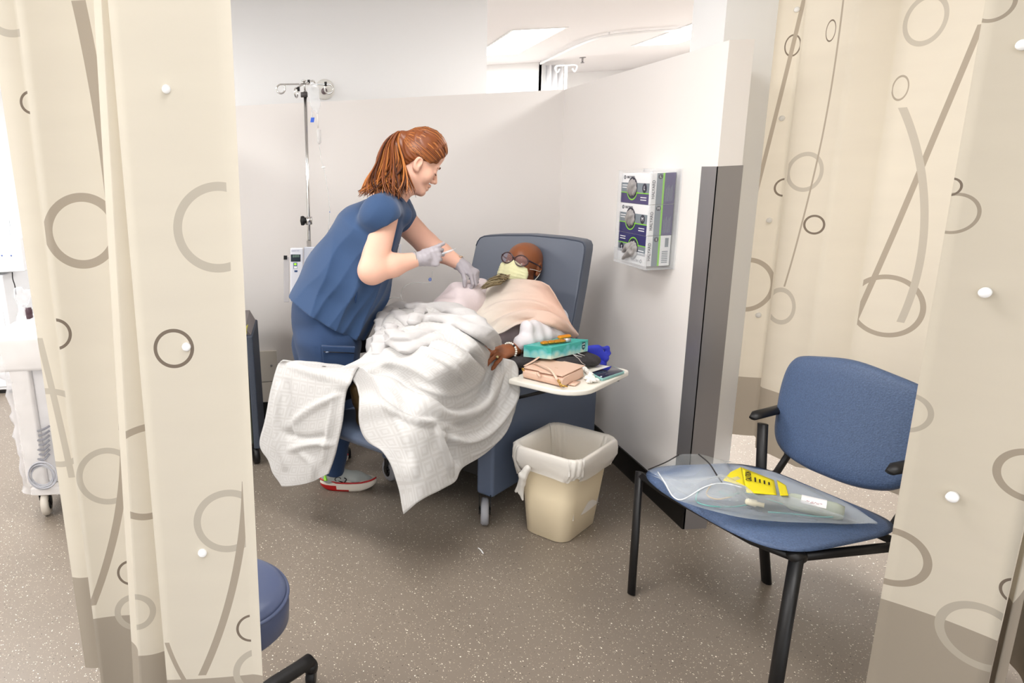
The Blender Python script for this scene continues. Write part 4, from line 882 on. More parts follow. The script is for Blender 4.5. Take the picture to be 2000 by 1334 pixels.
sdf('shawl_fold', tubes(fb, k=.006), .0035, mat('shawl_fold_wool', (212, 184, 162), .85, spec=.15, sheen=.3), sw)
# ================================================================ NURSE
nu = root('person', 'person in navy scrubs with a long auburn ponytail bending over the recliner in grey gloves', 'person', (.12, 3.2, 0))
NY = 3.2
def N_(px, py, dy=0): return W(px, py, NY + dy)
def R_(r): return r / 420.0
nf = np.array([.87, 0, -.48]); nf /= np.linalg.norm(nf)
nfw = N_(814 + 87, 320 + 48) - N_(814, 320); nfw /= np.linalg.norm(nfw); nsd = np.array([0, -1., 0]); nsd, nfw, nup = orth(nsd, nfw)
if nup[2] < 0: nup = -nup
NB = basis(nsd, nfw, nup); NO = N_(814, 318)
hp, NT = head_prims(NO, NB, 1.05, back=.092, sk=(.046, .092), fore=1)
M_glove = mat('grey_nitrile_glove', (176, 170, 176), .5, bump=.25, bscale=90)
shR, elR, wrR = N_(742, 415, -.20), N_(727, 528, -.23), N_(817, 506, -.20)
shL, elL, wrL = N_(782, 425, .19), N_(832, 475, .20), N_(900, 517, .10)
body = hp + [cap(NT(0, -.01, -.06), N_(762, 392), R_(26), R_(29), k=.03), cap(NT(0, .050, -.088), N_(784, 362), R_(10), R_(17), k=.03), cap(N_(745, 402), N_(690, 500), R_(28), R_(48), s=(1, 1.15, 1), k=.04), cap(N_(690, 500), N_(650, 620), R_(50), R_(50), s=(1, 1.1, 1), k=.04),
    cap(shR + np.array([.02, .02, -.03]), elR, R_(25), R_(25.5), k=.03), cap(elR, elR * .55 + wrR * .45, R_(25), R_(21), k=.02), cap(elR * .55 + wrR * .45, wrR, R_(21), R_(12.5), k=.02),
    cap(shL, elL, R_(27), R_(23), k=.03), cap(elL, elL * .55 + wrL * .45, R_(22), R_(19), k=.02), cap(elL * .55 + wrL * .45, wrL, R_(19), R_(12.5), k=.02),
    cap(N_(640, 650, -.08), N_(655, 780, -.09), R_(42), R_(30), k=.03), cap(N_(655, 780, -.09), (.10, 3.14, .12), R_(22), R_(12), k=.03), cap(N_(630, 650, .10), N_(640, 780, .12), R_(42), R_(30), k=.03), cap(N_(640, 780, .12), (.0, 3.40, .12), R_(22), R_(12), k=.03)]
sdf('body', body, .0035, M_skinL, nu)
# face details
lip = mat('lip_rose', (206, 128, 116), .45); brow = mat('eyebrow_brown', (96, 60, 40), .8)
lp = MB(); lp.tube([NT(-.011, .0935, -.0635), NT(0, .0985, -.0615), NT(.011, .0935, -.0635)], [.001, .0036, .001], n=8, smoothpath=4); lp.tube([NT(-.010, .0915, -.073), NT(0, .0960, -.0735), NT(.010, .0915, -.073)], [.001, .0042, .001], n=8, smoothpath=4); lp.build('lips', lip, nu)
for q in (-1, 1):
    MB().tube([NT(q * .012, .0965, .019), NT(q * .03, .0955, .025), NT(q * .048, .082, .018)], [.0022, .0034, .0012], n=6, smoothpath=4).build('eyebrow', brow, nu)
    MB().tube([NT(q * .019, .0895, -.007), NT(q * .032, .0945, -.010), NT(q * .046, .0865, -.006)], [.001, .0019, .001], n=6, smoothpath=4).build('eyelashes', brow, nu)
# hair
HC = [mat('auburn_hair', (128, 68, 30), .42, spec=.6), mat('auburn_light', (182, 112, 52), .38, spec=.7), mat('auburn_dark', (72, 36, 20), .45, spec=.5)]
tie = N_(788, 264)
hk = lambda y, z, a, b: (NT(0, y, z), NB @ np.array([0, a, b]))
hc = [ell(NT(0, .0, .050), np.array((.082, .104, .101)) * 1.05, NB, .01, clip=[hk(.085, .098, .98, -.2), hk(.066, .02, .8, -.6), hk(0, .012, .25, -.97)]),
      ell(NT(0, .0, .050), np.array((.082, .104, .101)) * 1.05, NB, .01, clip=[hk(-.013, .014, .80, -.60)]),
      ell(NT(0, -.055, -.01), np.array((.050, .040, .050)) * 1.05, NB, .03, clip=[hk(-.026, -.01, .83, -.55)]),
      cap(NT(0, -.06, .075), tie, .040, .016, k=.02), cap(N_(782, 270), N_(772, 300), R_(12), R_(16), k=.02)]
ho = sdf('hair', hc, .0035, HC[0], nu, disp=lambda G: .0010 * np.sin(((G - NO) @ NB[:, 0]) * 420 + ((G - NO) @ NB[:, 2]) * 260))
rn = random.Random(8); sb = MB(); tl = NB.T @ (tie - NO) / 1.05
for i in range(420):
    q = rn.choice((-1, 1)) if rn.random() < .8 else 0
    t = rn.random(); ang = rn.uniform(-1.25, 1.25)
    # start on the hairline, sweep over the skull to the tie
    z0 = .100 - .085 * min(1, abs(ang) / 1.2) ** 1.2; st_ = np.array([.084 * math.sin(ang), (.084 if z0 > .06 else .078) * max(.42, math.cos(ang) ** .5), z0])
    if i % 4 == 0: st_ = np.array([rn.uniform(-.07, .07), .07, .11])
    elif rn.random() < .3: st_ = np.array([.083 * (1 if ang > 0 else -1), rn.uniform(-.05, .02), rn.uniform(.018, .03)])
    path = []
    for k in range(9):
        u = k / 8; p = st_ * (1 - u) + tl * u; c = np.array([0, .0, .050]); d = p - c; e = d / np.array([.0848, .1070, .1040]); nn_ = np.linalg.norm(e)
        tgt = c + d / nn_ if u < .85 else c + d / nn_ * (1 - (u - .85) / .15) + d * ((u - .85) / .15)
        path.append(NT(*tgt))
    sb.k = rn.choices((0, 1, 2), (4, 4 if abs(ang) < .8 else 1, 2))[0]; sb.tube(path, [.0012, .0020, .0020, .0012], n=5)
sb.build('hair_strands', HC, ho)
MB().tube([tie + np.array([0, math.cos(a), math.sin(a)]) * .013 for a in np.linspace(0, 2 * PI, 17)], .006, n=8, cap=False).build('hair_tie', M_black, ho)
ptb = MB(); pt_prims = []
for i in range(330):
    sx = rn.gauss(0, 1) ; sy = rn.gauss(0, .75); w_ = max(-1.6, min(1.6, sx)); 
    end = rn.random()
    tipx = 756 + w_ * 24 + (18 if end > .6 else 0); tipy = 385 + rn.uniform(-14, 6) - abs(w_) * 2
    if end < .28: tipx, tipy = 704 + rn.uniform(-6, 18), 380 + rn.uniform(-8, 6)
    if end > .82: tipx, tipy = 782 + rn.uniform(-6, 4), 388 + rn.uniform(-16, 2)
    pts = [tie, N_(777 + w_ * 3, 257 + abs(w_) * 2, sy * .008), N_(764 + w_ * 9, 280, sy * .02 - .004), N_(762 + w_ * 17, 318, sy * .034 - .045), N_((758 + w_ * 24) * .6 + tipx * .4, 352, sy * .040 - .10), N_(tipx, tipy, sy * .035 - .165)]
    ptb.k = rn.choices((0, 1, 2), (5, 3, 3))[0]; ptb.tube(pts, [.0022, .0036, .0042, .0040, .0032, .0006], n=5, smoothpath=4)
ptb.build('ponytail', HC, nu)
# scrub top
M_scrub = mat('navy_scrub_cloth', (52, 76, 112), .72, spec=.25, bump=.12, bscale=300, sheen=.15)
hemP = N_(631, 616); hemN = N_(631 - 51, 616 + 88) - hemP
def sdisp(G):
    q = (G - hemP); a = q[..., 0] * .86 - q[..., 2] * .51; l = q[..., 2] * .86 + q[..., 0] * .51   # across / along the back
    am = np.clip((.62 - l) / .5, .15, 1)
    r1 = 1 - np.abs(np.sin(a * 25 + l * 2.5 + G[..., 1] * 9)) ** .8; r2 = 1 - np.abs(np.sin(a * 41 - l * 5 + 1 + G[..., 1] * 12)) ** .8
    return am * (-.018 * r1 - .010 * r2 + .010) + .003 * np.sin(l * 40 + a * 14) * np.clip(1 - am, 0, 1)
top = [cap(N_(757, 410), N_(715, 462), R_(38), R_(64), s=(1, 1.5, 1), k=.04), cap(N_(715, 462), N_(678, 545), R_(66), R_(82), s=(1, 1.12, 1), k=.04), cap(N_(678, 545), N_(640, 618), R_(82), R_(84), s=(1, 1.02, 1), k=.04, ), cap(N_(640, 618), N_(618, 660), R_(84), R_(86), s=(1, 1.02, 1), k=.04),
       cap(N_(750, 410, -.14), N_(742, 420, -.19), R_(33), R_(39), k=.03, clip=[(N_(738, 446, -.2), (N_(752, 472, -.2) - N_(738, 446, -.2)))]),
       cap(N_(770, 405, .12), N_(782, 425, .19), R_(34), R_(34), k=.03, clip=[(N_(790, 448, .2), N_(800, 464, .2) - N_(790, 448, .2))]),
       cap(N_(775, 398), N_(786, 420, -.02), R_(16), R_(20), k=.03),
       dict(cap(NT(0, -.01, -.06), N_(772, 388), R_(22), R_(22), k=.006), op='-')]
sdf('scrub_top', top, .0055, M_scrub, nu, disp=sdisp, clip=[(hemP, hemN)])
M_scrub2 = mat('navy_scrub_collar', (34, 58, 96), .72, spec=.25)
MB().tube([N_(770, 381, -.07), N_(783, 392, -.085), N_(792, 408, -.06), N_(799, 418, -.0), N_(797, 408, .05), N_(786, 392, .08)], .009, n=8, smoothpath=5, sq=(1, .5)).build('collar', M_scrub2, nu)
MB().tube([N_(702, 545, -.215), N_(697, 565, -.22), N_(694, 592, -.215)], [.003, .006, .003], n=8, smoothpath=5).build('pocket_slit', M_scrub2, nu)
MB().box((0, 0, 0), (1, 1, 1), lambda a, b, c: N_(701 + a * 6, 542 - c * 5, -.232 + b * .004)).build('hem_tag', mat('tag_white', (225, 228, 235), .5), nu, smooth=False)
# badge reel and trinkets
bz = MB(); bz.box((0, 0, 0), (1, 1, 1), lambda a, b, c: N_(779 + a * 5, 503 - c * 26, -.10 + b * .01)); bz.build('id_badge', mat('badge_white', (214, 216, 222), .4), nu, smooth=False, bevel=.001)
MB().box((0, 0, 0), (1, 1, 1), lambda a, b, c: N_(760 + a * 7, 545 - c * 8, -.18 + b * .012)).build('badge_clip', M_black, nu, smooth=False)
MB().sphere(N_(778, 536, -.14), (.008, .004, .011), 10, 6).build('trinket', mat('brass', (170, 140, 80), .3, .8), nu)
# trousers
M_pants = mat('navy_scrub_trousers', (45, 66, 100), .75, spec=.25, bump=.12, bscale=300, sheen=.15)
pp = [cap(N_(635, 612), N_(640, 660), R_(70), R_(66), s=(1, 1.1, 1), k=.04), cap(N_(640, 668, -.07), N_(645, 720, -.09), R_(62), R_(56), k=.03), cap(N_(645, 720, -.09), (.125, 3.13, .42), R_(56), R_(34), k=.03), cap((.125, 3.13, .42), (.085, 3.14, .10), R_(34), R_(21), k=.03, clip=[((0, 0, .085), (0, 0, -1))]),
      cap(N_(625, 668, .09), N_(630, 720, .12), R_(58), R_(52), k=.03), cap(N_(630, 720, .12), (.0, 3.38, .42), R_(52), R_(34), k=.03), cap((.0, 3.38, .42), (-.04, 3.40, .10), R_(34), R_(21), k=.03, clip=[((0, 0, .085), (0, 0, -1))])]
sdf('trousers', pp, .0055, M_pants, nu, disp=lambda G: .004 * np.sin(G[..., 0] * 38 + G[..., 2] * 12) + .0025 * np.sin(G[..., 2] * 40 + G[..., 0] * 30))
po = MB(); pk = [N_(628, 676, -.238), N_(694, 679, -.215), N_(690, 716, -.215), N_(632, 716, -.24)]
po.prism(pk, (0, .03, 0)); po.build('cargo_pocket', M_pants, nu, bevel=.004)
MB().tube([N_(632, 687, -.244), N_(692, 690, -.222)], .0022, n=6).build('pocket_zip', M_black, nu)
MB().sphere(N_(639, 688, -.247), (.008, .003, .004), 10, 6).build('zip_pull', mat('zip_grey', (120, 130, 150), .3, .5), nu)
# gloves
def unit(v): return v / np.linalg.norm(v)
fwN = unit(N_(862, 502, -.20) - wrR)
P1, T1 = hand_prims(wrR + fwN * .004, fwN, (0, -1, .12), .98, thumb=-1, curl=((58, 52, 22), (62, 62, 35), (70, 66, 35), (78, 66, 35)), spread=(2, 0, -3, -6), tc=(16, -2, 12), k=.008)
P1 += [cap(wrR - fwN * .012, wrR + fwN * .03, .033, .030, s=(1, 1, 1), k=.01)]
g1 = sdf('glove', P1, .003, M_glove, nu, disp=lambda G: .0006 * np.sin(G[..., 0] * 300 + G[..., 2] * 120))
g1['label'] = 'grey nitrile glove on the right hand'
fwL = unit(N_(934, 540, .02) - wrL)
P2, T2 = hand_prims(wrL + fwL * .004, fwL, (.35, -.5, .8), 1.0, thumb=1, curl=((48, 42, 26), (56, 48, 28), (62, 52, 30), (66, 54, 30)), spread=(6, 1, -4, -8), tc=(30, 6, 30), k=.008)
P2 += [cap(wrL - fwL * .010, wrL + fwL * .03, .033, .031, k=.01)]
g2_ = sdf('glove', P2, .003, M_glove, nu, disp=lambda G: .0006 * np.sin(G[..., 0] * 300 + G[..., 2] * 120))
for w_, f_, o_ in ((wrR, fwN, g1), (wrL, fwL, g2_)):
    x_ = unit(np.cross(f_, [0, 0, 1.])); y_ = np.cross(f_, x_)
    MB().tube([w_ - f_ * .013 + (x_ * math.cos(a) + y_ * math.sin(a)) * .0325 for a in np.linspace(0, 2 * PI, 25)], .0028, n=6, cap=False).build('glove_cuff', mat('cuff_grey', (150, 145, 140), .5), o_)
MB().sphere(wrL - fwL * .02 + np.array([.01, -.012, .03]), (.012, .012, .005), 12, 6).build('wrist_watch', mat('rose_gold', (214, 186, 160), .2, .8), nu)
# sneakers
M_up = mat('light_grey_knit', (176, 180, 176), .7, bump=.3, bscale=400); M_red = mat('red_sole', (190, 30, 28), .4); M_mid = mat('white_midsole', (238, 228, 214), .45); M_lime = mat('lime_heel', (150, 220, 60), .5)
def shoe(ox, oy, yaw, lab):
    B_ = lambda x, y, z: np.array([ox + x * math.cos(yaw) - y * math.sin(yaw), oy + x * math.sin(yaw) + y * math.cos(yaw), z])
    sd_ = np.array([-math.sin(yaw), math.cos(yaw), 0])
    ys = (1, 1, 1)
    up_ = sdf('sneaker_upper', [cap(B_(.04, 0, .062), B_(.075, 0, .068), .036, .038, k=.02), cap(B_(.04, 0, .06), B_(.04, 0, .095), .033, .030, k=.02), cap(B_(.09, 0, .064), B_(.17, 0, .050), .038, .032, k=.03), cap(B_(.17, .002, .046), B_(.228, .002, .036), .034, .024, k=.02), cap(B_(.165, -.012, .04), B_(.185, .014, .04), .03, .03, k=.02),
        dict(cap(B_(.048, 0, .10), B_(.048, 0, .16), .024, .028, k=.006), op='-')], .003, M_up, nu)
    sol = []
    for k in range(28):
        a = 2 * PI * k / 28; x = .132 + .138 * math.cos(a); wd = .040 + .012 * math.sin((x - .05) / .24 * PI * .9) if x > .05 else .040
        sol.append((x, wd * math.sin(a) / max(.55, abs(math.sin(a))) ** .35))
    v = []; f = []
    def lift(x): return max(0, (x - .20)) * .25 + max(0, (.04 - x)) * .25
    lv = [(.0, .94), (.010, 1.0), (.030, 1.03), (.044, .98)]
    for z, s in lv:
        for (x, y) in sol: v.append(B_(.132 + (x - .132) * s, y * s, z + lift(x) * (1 - z / .06) + (.008 if z > .03 and x < .08 else 0)))
    n = 28; f = [(i * n + k, i * n + (k + 1) % n, (i + 1) * n + (k + 1) % n, (i + 1) * n + k) for i in range(3) for k in range(n)] + [tuple(range(n))[::-1], tuple(range(3 * n, 4 * n))]
    def mid(k): return sol[k][0]
    mi = [(1 if (mid(k) < .125 and i == 0) or (mid(k) < .06 and i < 2) else 0) for i in range(3) for k in range(n)] + [0, 0]
    mesh('sneaker_sole', v, f, [M_mid, M_red], up_, mi=mi)
    ln_ = MB(); pts = [B_(.132 + (x - .132) * 1.02, y * 1.03, .046 + (.010 if x < .06 else 0) + max(0, x - .2) * .15) for (x, y) in sol[14:28]]
    ln_.tube(pts, .004, n=6); ln_.build('sole_stripe', [mat('stripe_red', (196, 40, 40), .4)][0], up_)
    MB().prism([B_(.004, -.0, .055), B_(.012, -.034, .055), B_(.03, -.041, .058), B_(.018, -.030, .095), B_(.008, 0, .10)], (0, 0, .002)).build('heel_patch', M_lime, up_)
    lg = MB(); lg.tube([B_(.082 + .012 * math.cos(a) * (1 + a * .1), -.0415, .066 + .010 * math.sin(a)) for a in np.linspace(0, 4.2, 12)], .0028, n=6)
    lg.tube([B_(.078, -.0415, .060), B_(.095, -.042, .052), B_(.110, -.041, .046), B_(.122, -.040, .062), B_(.112, -.040, .07)], .0028, n=6, smoothpath=4); lg.build('sneaker_emblem', M_black, up_)
    lc = MB()
    for k in range(4): lc.tube([B_(.088 + k * .017, -.024, .095 - k * .006), B_(.094 + k * .017, 0, .105 - k * .006), B_(.088 + k * .017, .024, .095 - k * .006)], .0024, n=6, smoothpath=3)
    lc.build('laces', mat('lace_green', (150, 170, 130), .7), up_)
shoe(.02, 3.15, -.04, 'near'); shoe(-.10, 3.41, .1, 'far')
# held syringe and fine tubing
sy = root('flush_syringe', 'small clear syringe pinched in the gloved right hand of the nurse', 'syringe', N_(874, 493, -.2))
sy_m = clearmat('clear_barrel', (230, 235, 240), .35, .1)
MB().lathe([(.0, -.03), (.005, -.03), (.005, .02), (.002, .024), (.001, .04)], N_(874, 492, -.19), (.9, 0, .3), 14).build('barrel', sy_m, sy)
MB().lathe([(.009, -.034), (.009, -.032), (.003, -.032), (.003, -.01)], N_(874, 492, -.19), (.9, 0, .3), 14).build('plunger', mat('plunger_white', (235, 235, 240), .4), sy)
tbm = clearmat('clear_tube', (235, 235, 232), .45, .15)
tv = root('iv_line', 'thin clear drip line with a blue-white clamp looping down from the glove to the patient', 'tube', N_(842, 545, -.1))
MB().tube([N_(845, 530, -.16), N_(844, 545, -.12), N_(838, 553, -.1), N_(810, 552, 0), N_(790, 560, .02), N_(783, 575, .03), N_(786, 588, .0)], .0016, n=6, smoothpath=6).build('line', tbm, tv)
MB().tube([N_(783, 582, .02), N_(765, 582, .03), N_(752, 592, .03), N_(745, 606, .0)], .0016, n=6, smoothpath=6).build('line', tbm, tv)
b = MB(); b.sphere(N_(840, 546, -.1), (.008, .006, .009), 10, 7); b.build('clamp', mat('clamp_blue', (120, 140, 200), .3), tv)
# ================================================================ TRAY ITEMS
TZ = .652
def lb(u0, u1, v0, v1, z0, z1): return lambda a, b, c: L(u0 + a * (u1 - u0), v0 + b * (v1 - v0), z0 + c * (z1 - z0))
U0, U1 = (0, 0, 0), (1, 1, 1)
# dark folded bag under the tissue box
M_dgrey = mat('dark_grey_fabric', (58, 54, 56), .85, bump=.5, bscale=200, var=.2, vscale=300)
db = root('fabric_bag', 'dark grey folded fabric bag on the tray underneath the tissue box', 'bag', L(.3, -.1, TZ))
sdf('bag_body', [cap(L(.26, .0, TZ + .040), L(.42, -.12, TZ + .04), .038, .038, s=(1.2, 1.2, .8), k=.03), cap(L(.30, -.13, TZ + .036), L(.455, -.20, TZ + .026), .034, .026, s=(1.2, 1.2, .8), k=.03), cap(L(.16, .015, TZ + .045), L(.26, -.03, TZ + .04), .028, .034, s=(1.2, 1.2, .8), k=.02), cap(L(.44, -.06, TZ + .04), L(.46, -.18, TZ + .026), .034, .024, k=.03)], .004, M_dgrey, db, disp=lambda G: .002 * np.sin(G[..., 0] * 90 + G[..., 1] * 60), clip=[(L(0, 0, TZ + .001), (0, 0, -1))])
wl = MB(); M_wt = mat('white_thread', (225, 225, 225), .7)
for (a, b) in (((1122, 693), (1136, 697)), ((1129, 690), (1142, 695))):
    p0 = at(a[0], a[1], 'v', -.235); p1 = at(b[0], b[1], 'v', -.235); wl.tube([p0, p1], .0014, n=5)
wl.tube([at(1119, 692, 'v', -.235), at(1130, 700, 'v', -.237), at(1136, 708, 'v', -.24), at(1143, 713, 'v', -.24)], .0012, n=5)
wl.build('stitched_writing', M_wt, db)
# tissue box
tc_ = [at(1022, 697, 'z', .718), at(1076, 703, 'z', .716), at(1148, 685, 'z', .720)]; tc_.append(tc_[0] + tc_[2] - tc_[1]); tc_ = [np.array([q[0], q[1], .718]) for q in tc_]
tm = bpy.data.materials.new('tissue_box_print'); tm.use_nodes = True; nt = tm.node_tree; nn = nt.nodes.new; kk = nt.links.new; bs = nt.nodes['Principled BSDF']; bs.inputs['Roughness'].default_value = .4
co_ = nn('ShaderNodeTexCoord'); vo = nn('ShaderNodeTexVoronoi'); vo.inputs['Scale'].default_value = 34; kk(co_.outputs['Object'], vo.inputs['Vector']); nz = nn('ShaderNodeTexNoise'); nz.inputs['Scale'].default_value = 22; kk(co_.outputs['Object'], nz.inputs[0])
sx = nn('ShaderNodeSeparateXYZ'); kk(co_.outputs['Object'], sx.inputs[0]); mr = nn('ShaderNodeMapRange'); mr.inputs[1].default_value = .715; mr.inputs[2].default_value = .772; kk(sx.outputs[2], mr.inputs[0])
ad = nn('ShaderNodeMath'); ad.operation = 'MULTIPLY_ADD'; ad.inputs[1].default_value = .9; kk(vo.outputs['Distance'], ad.inputs[0]); kk(mr.outputs[0], ad.inputs[2]); a2 = nn('ShaderNodeMath'); a2.operation = 'MULTIPLY_ADD'; a2.inputs[1].default_value = .6; kk(nz.outputs[0], a2.inputs[0]); kk(ad.outputs[0], a2.inputs[2])
rp_ = nn('ShaderNodeValToRGB'); e = rp_.color_ramp.elements; e[0].position = .35; e[0].color = lin((212, 228, 214)); e[1].position = 1.0; e[1].color = lin((70, 180, 170))
for pz, cz in ((.55, (160, 214, 208)), (.72, (110, 200, 204)), (.88, (60, 175, 165))): x = e.new(pz); x.color = lin(cz)
hs_ = nn('ShaderNodeMath'); hs_.operation = 'MULTIPLY'; hs_.inputs[1].default_value = .54; kk(a2.outputs[0], hs_.inputs[0]); kk(hs_.outputs[0], rp_.inputs[0]); kk(rp_.outputs[0], bs.inputs['Base Color'])
tx = root('tissue_box', 'flat teal watercolour-print tissue box on the dark bag', 'tissue box', tc_[1])
MB().prism(tc_, (0, 0, .052)).build('box', tm, tx, bevel=.0012)
ftm = frame((tc_[2] * .87 + tc_[1] * .13) + np.array([0, 0, .028]), tc_[2] - tc_[1], (0, 0, 1))
M_teal = mat('teal_dark', (20, 84, 92), .4); M_whi = mat('print_white', (240, 244, 240), .5)
bd_ = [(-.010, .018), (.010, .018), (.010, -.006), (.006, -.014), (0, -.017), (-.006, -.014), (-.010, -.006)]
mesh('box_badge', [ftm @ Vector((x, y, .0008)) for x, y in bd_], [tuple(range(7))], M_teal, tx, smooth=False)
text('badge_writing', 'puffs', .0085, ftm @ Matrix.Translation((0, .009, .0012)), M_whi, tx)
text('badge_writing', '120', .0075, ftm @ Matrix.Translation((0, -.004, .0012)), M_whi, tx)
# snack packets
gm_ = mat('gold_foil', (214, 150, 52), .22, .7, bump=.6, bscale=90); M_org = mat('orange_foil', (236, 150, 30), .3, .3)
for k, (a, b, m_, lb_) in enumerate((((1058, 670), (1102, 665), gm_, 'gold foil snack packet lying across the front of the tissue box lid'), ((1092, 659), (1112, 656), M_org, 'orange foil snack packet behind the gold packet on the tissue box'))):
    p = at(*a, 'z', .780); q = at(*b, 'z', .780); r = root('snack_packet', lb_, 'snack', p, 'foil packets on the tissue box')
    dd = unit(q - p); sdf('packet', [cap(p + (q - p) * t0, p + (q - p) * t1, .009, .009, s=(1, 1.6, .9), k=.002) for t0, t1 in ((.08, .2), (.35, .47), (.6, .72), (.85, .92))] + [cap(p, q, .0065, .0065, s=(1, 1.8, .8), k=.003)], .002, m_, r)
    if k == 0:
        MB().prism([q + dd * .003 + np.array([0, 0, z]) + np.cross(dd, [0, 0, 1]) * y for z, y in ((-.006, -.012), (.006, -.012), (.010, .012), (-.004, .012))], dd * .022).build('packet_end', mat('silver_end', (200, 200, 205), .25, .6), r)
# handbag
M_pink = mat('pink_leather', (234, 198, 176), .42, bump=.15, bscale=500); M_gold = mat('gold_metal', (220, 176, 90), .2, 1)
hb_ = root('handbag', 'small blush pink leather handbag with gold clasps lying on the tray', 'handbag', L(.17, -.17, TZ))
e0 = at(1020, 738, 'z', TZ + .004); e1 = at(1098, 757, 'z', TZ + .004); e2_ = at(1138, 737, 'z', TZ + .004); w_ = e2_ - e1; e3 = e0 + w_
def hbx(s, t, z): return e0 + (e1 - e0) * s + w_ * t + np.array([0, 0, z])
MB().prism([hbx(.0, .06, 0), hbx(0, .0, .012), hbx(0, .0, .030), hbx(0, .10, .040), hbx(0, 1.0, .040), hbx(0, 1.08, .0)], (e1 - e0)).build('bag_body', M_pink, hb_, bevel=.004)
MB().prism([hbx(0, .05, 0), hbx(1, .05, 0), hbx(1, 1.0, 0), hbx(0, 1.0, 0)], (0, 0, .004)).build('bag_base', mat('pink_leather_edge', (206, 160, 136), .5), hb_, bevel=.001)
ft = MB()
flp = [(.02, .02), (.38, .05), (.46, -.02), (.80, .02), (.98, .04), (1.01, 1.05), (.0, 1.05)]
ft.prism([hbx(s, t, .042 + .004 * t) for s, t in flp], (0, 0, .004)); ft.build('flap', M_pink, hb_, bevel=.0012)
MB().tube([hbx(.10, .35, .052), hbx(.3, .25, .060), hbx(.55, .12, .064), hbx(.75, .0, .058), hbx(.93, -.10, .034)], .0060, n=10, sq=(1, .3), smoothpath=5).build('strap', M_pink, hb_)
MB().tube([hbx(-.02, .12, .046), hbx(.06, .5, .062), hbx(.02, 1.0, .078), hbx(-.12, 1.2, .088)], .0058, n=10, sq=(1, .35), smoothpath=5).build('strap', M_pink, hb_)
MB().tube([hbx(.40, -.02, .038), hbx(.46, -.06, .030), hbx(.50, -.05, .028)], .006, n=10).build('clasp_tab', M_pink, hb_)
def ringt(c, ax, R, r, name, m, par):
    ax = unit(np.array(ax, float)); x = unit(np.cross(ax, [0, .1, 1.])); y = np.cross(ax, x)
    MB().tube([c + (x * math.cos(a) + y * math.sin(a)) * R for a in np.linspace(0, 2 * PI, 21)], r, n=8, cap=False).build(name, m, par)
for s, t, z in ((.0, .03, .034), (.965, -.10, .028), (1.0, -.08, .014)): ringt(hbx(s, t, z), (1, .2, .3), .0075, .0022, 'gold_ring', M_gold, hb_)
MB().tube([hbx(1.0, -.05, .012), hbx(1.10, .05, .006)], .003, n=8).build('clasp_hook', M_gold, hb_)
MB().prism([hbx(1.02, .25, .0), hbx(1.16, .30, .0), hbx(1.13, .62, .002), hbx(1.02, .5, .002)], (0, 0, .004)).build('leather_tag', M_pink, hb_)
text('bag_writing', 'kate spade', .0035, frame(hbx(.62, .45, .0485), e1 - e0, w_), mat('gold_print', (200, 160, 110), .4), hb_)
# crumpled tissue
tsu = root('crumpled_tissue', 'crumpled white paper tissue on the tray between handbag and phone', 'tissue', at(1155, 742, 'z', TZ))
tq = [(1140, 718), (1150, 728), (1158, 738), (1150, 744), (1166, 742), (1145, 738), (1155, 732)]
sdf('tissue_paper', [cap(at(*tq[i], 'z', TZ + .020 - .002 * i), at(*tq[(i + 1) % 7], 'z', TZ + .014), .009, .008, s=(1, 1, .8), k=.004) for i in range(7)], .0024, mat('tissue_white', (248, 244, 238), .8, bump=.4, bscale=80), tsu, disp=lambda G: .0028 * np.sin(G[..., 0] * 330 + G[..., 2] * 200) * np.sin(G[..., 1] * 280), clip=[(L(0, 0, TZ + .001), (0, 0, -1))])
# phone
ph = root('mobile_phone', 'dark mobile phone in a pale teal case on the right end of the tray', 'phone', at(1190, 728, 'z', TZ))
pc = [at(1152, 727, 'z', .666), at(1176, 739, 'z', .666), at(1221, 724, 'z', .666)]; pc.append(pc[0] + pc[2] - pc[1])
pc = [np.array([*q[:2], TZ + .001]) for q in pc]; cen = sum(pc) / 4
def rp3(pts, r, n=4):
    out = []; m_ = len(pts)
    for i in range(m_):
        a, b, c = pts[i - 1], pts[i], pts[(i + 1) % m_]; d1 = unit(a - b) * r; d2 = unit(c - b) * r
        for k in range(n + 1): t = k / n; out.append((b + d1) * (1 - t) ** 2 + 2 * b * t * (1 - t) + (b + d2) * t ** 2)
    return out
MB().prism(rp3(pc, .010), (0, 0, .011)).build('phone_case', mat('pale_teal_case', (150, 200, 196), .3), ph, bevel=.002)
MB().prism(rp3([cen + (q - cen) * .92 + [0, 0, .0105] for q in pc], .007), (0, 0, .0016)).build('screen', mat('phone_screen', (22, 28, 60), .05, coat=1), ph)
# blue cloth
bc = root('blue_cloth', 'bright blue crumpled cloth sticking out behind the dark bag on the tray', 'cloth', at(1172, 700, 'v', -.16))
bp_ = [at(1150, 682, 'v', -.12), at(1168, 680, 'v', -.15), at(1186, 680, 'v', -.17), at(1191, 690, 'v', -.18), at(1183, 700, 'v', -.18), at(1178, 712, 'v', -.17)]
sdf('cloth_fold', [cap(bp_[0], bp_[1], .010, .009, k=.006), cap(bp_[1], bp_[2], .009, .006, k=.006), cap(bp_[2], bp_[3], .005, .004, k=.006), cap(bp_[3], bp_[4], .005, .006, k=.006), cap(bp_[1], bp_[4], .014, .008, s=(1, .6, 1), k=.01), cap(bp_[4], bp_[5], .008, .007, k=.01), cap(bp_[0], bp_[5], .016, .012, s=(1, .7, 1), k=.01), cap(bp_[2], bp_[5], .010, .010, s=(1, .6, 1), k=.012), cap(bp_[0] * .5 + bp_[1] * .5, bp_[4], .015, .012, s=(1, .6, 1), k=.012), cap(bp_[5], L(.47, -.17, TZ + .010), .009, .010, k=.01)], .0028, mat('royal_blue_cloth', (50, 60, 190), .6, bump=.2, bscale=150), bc)
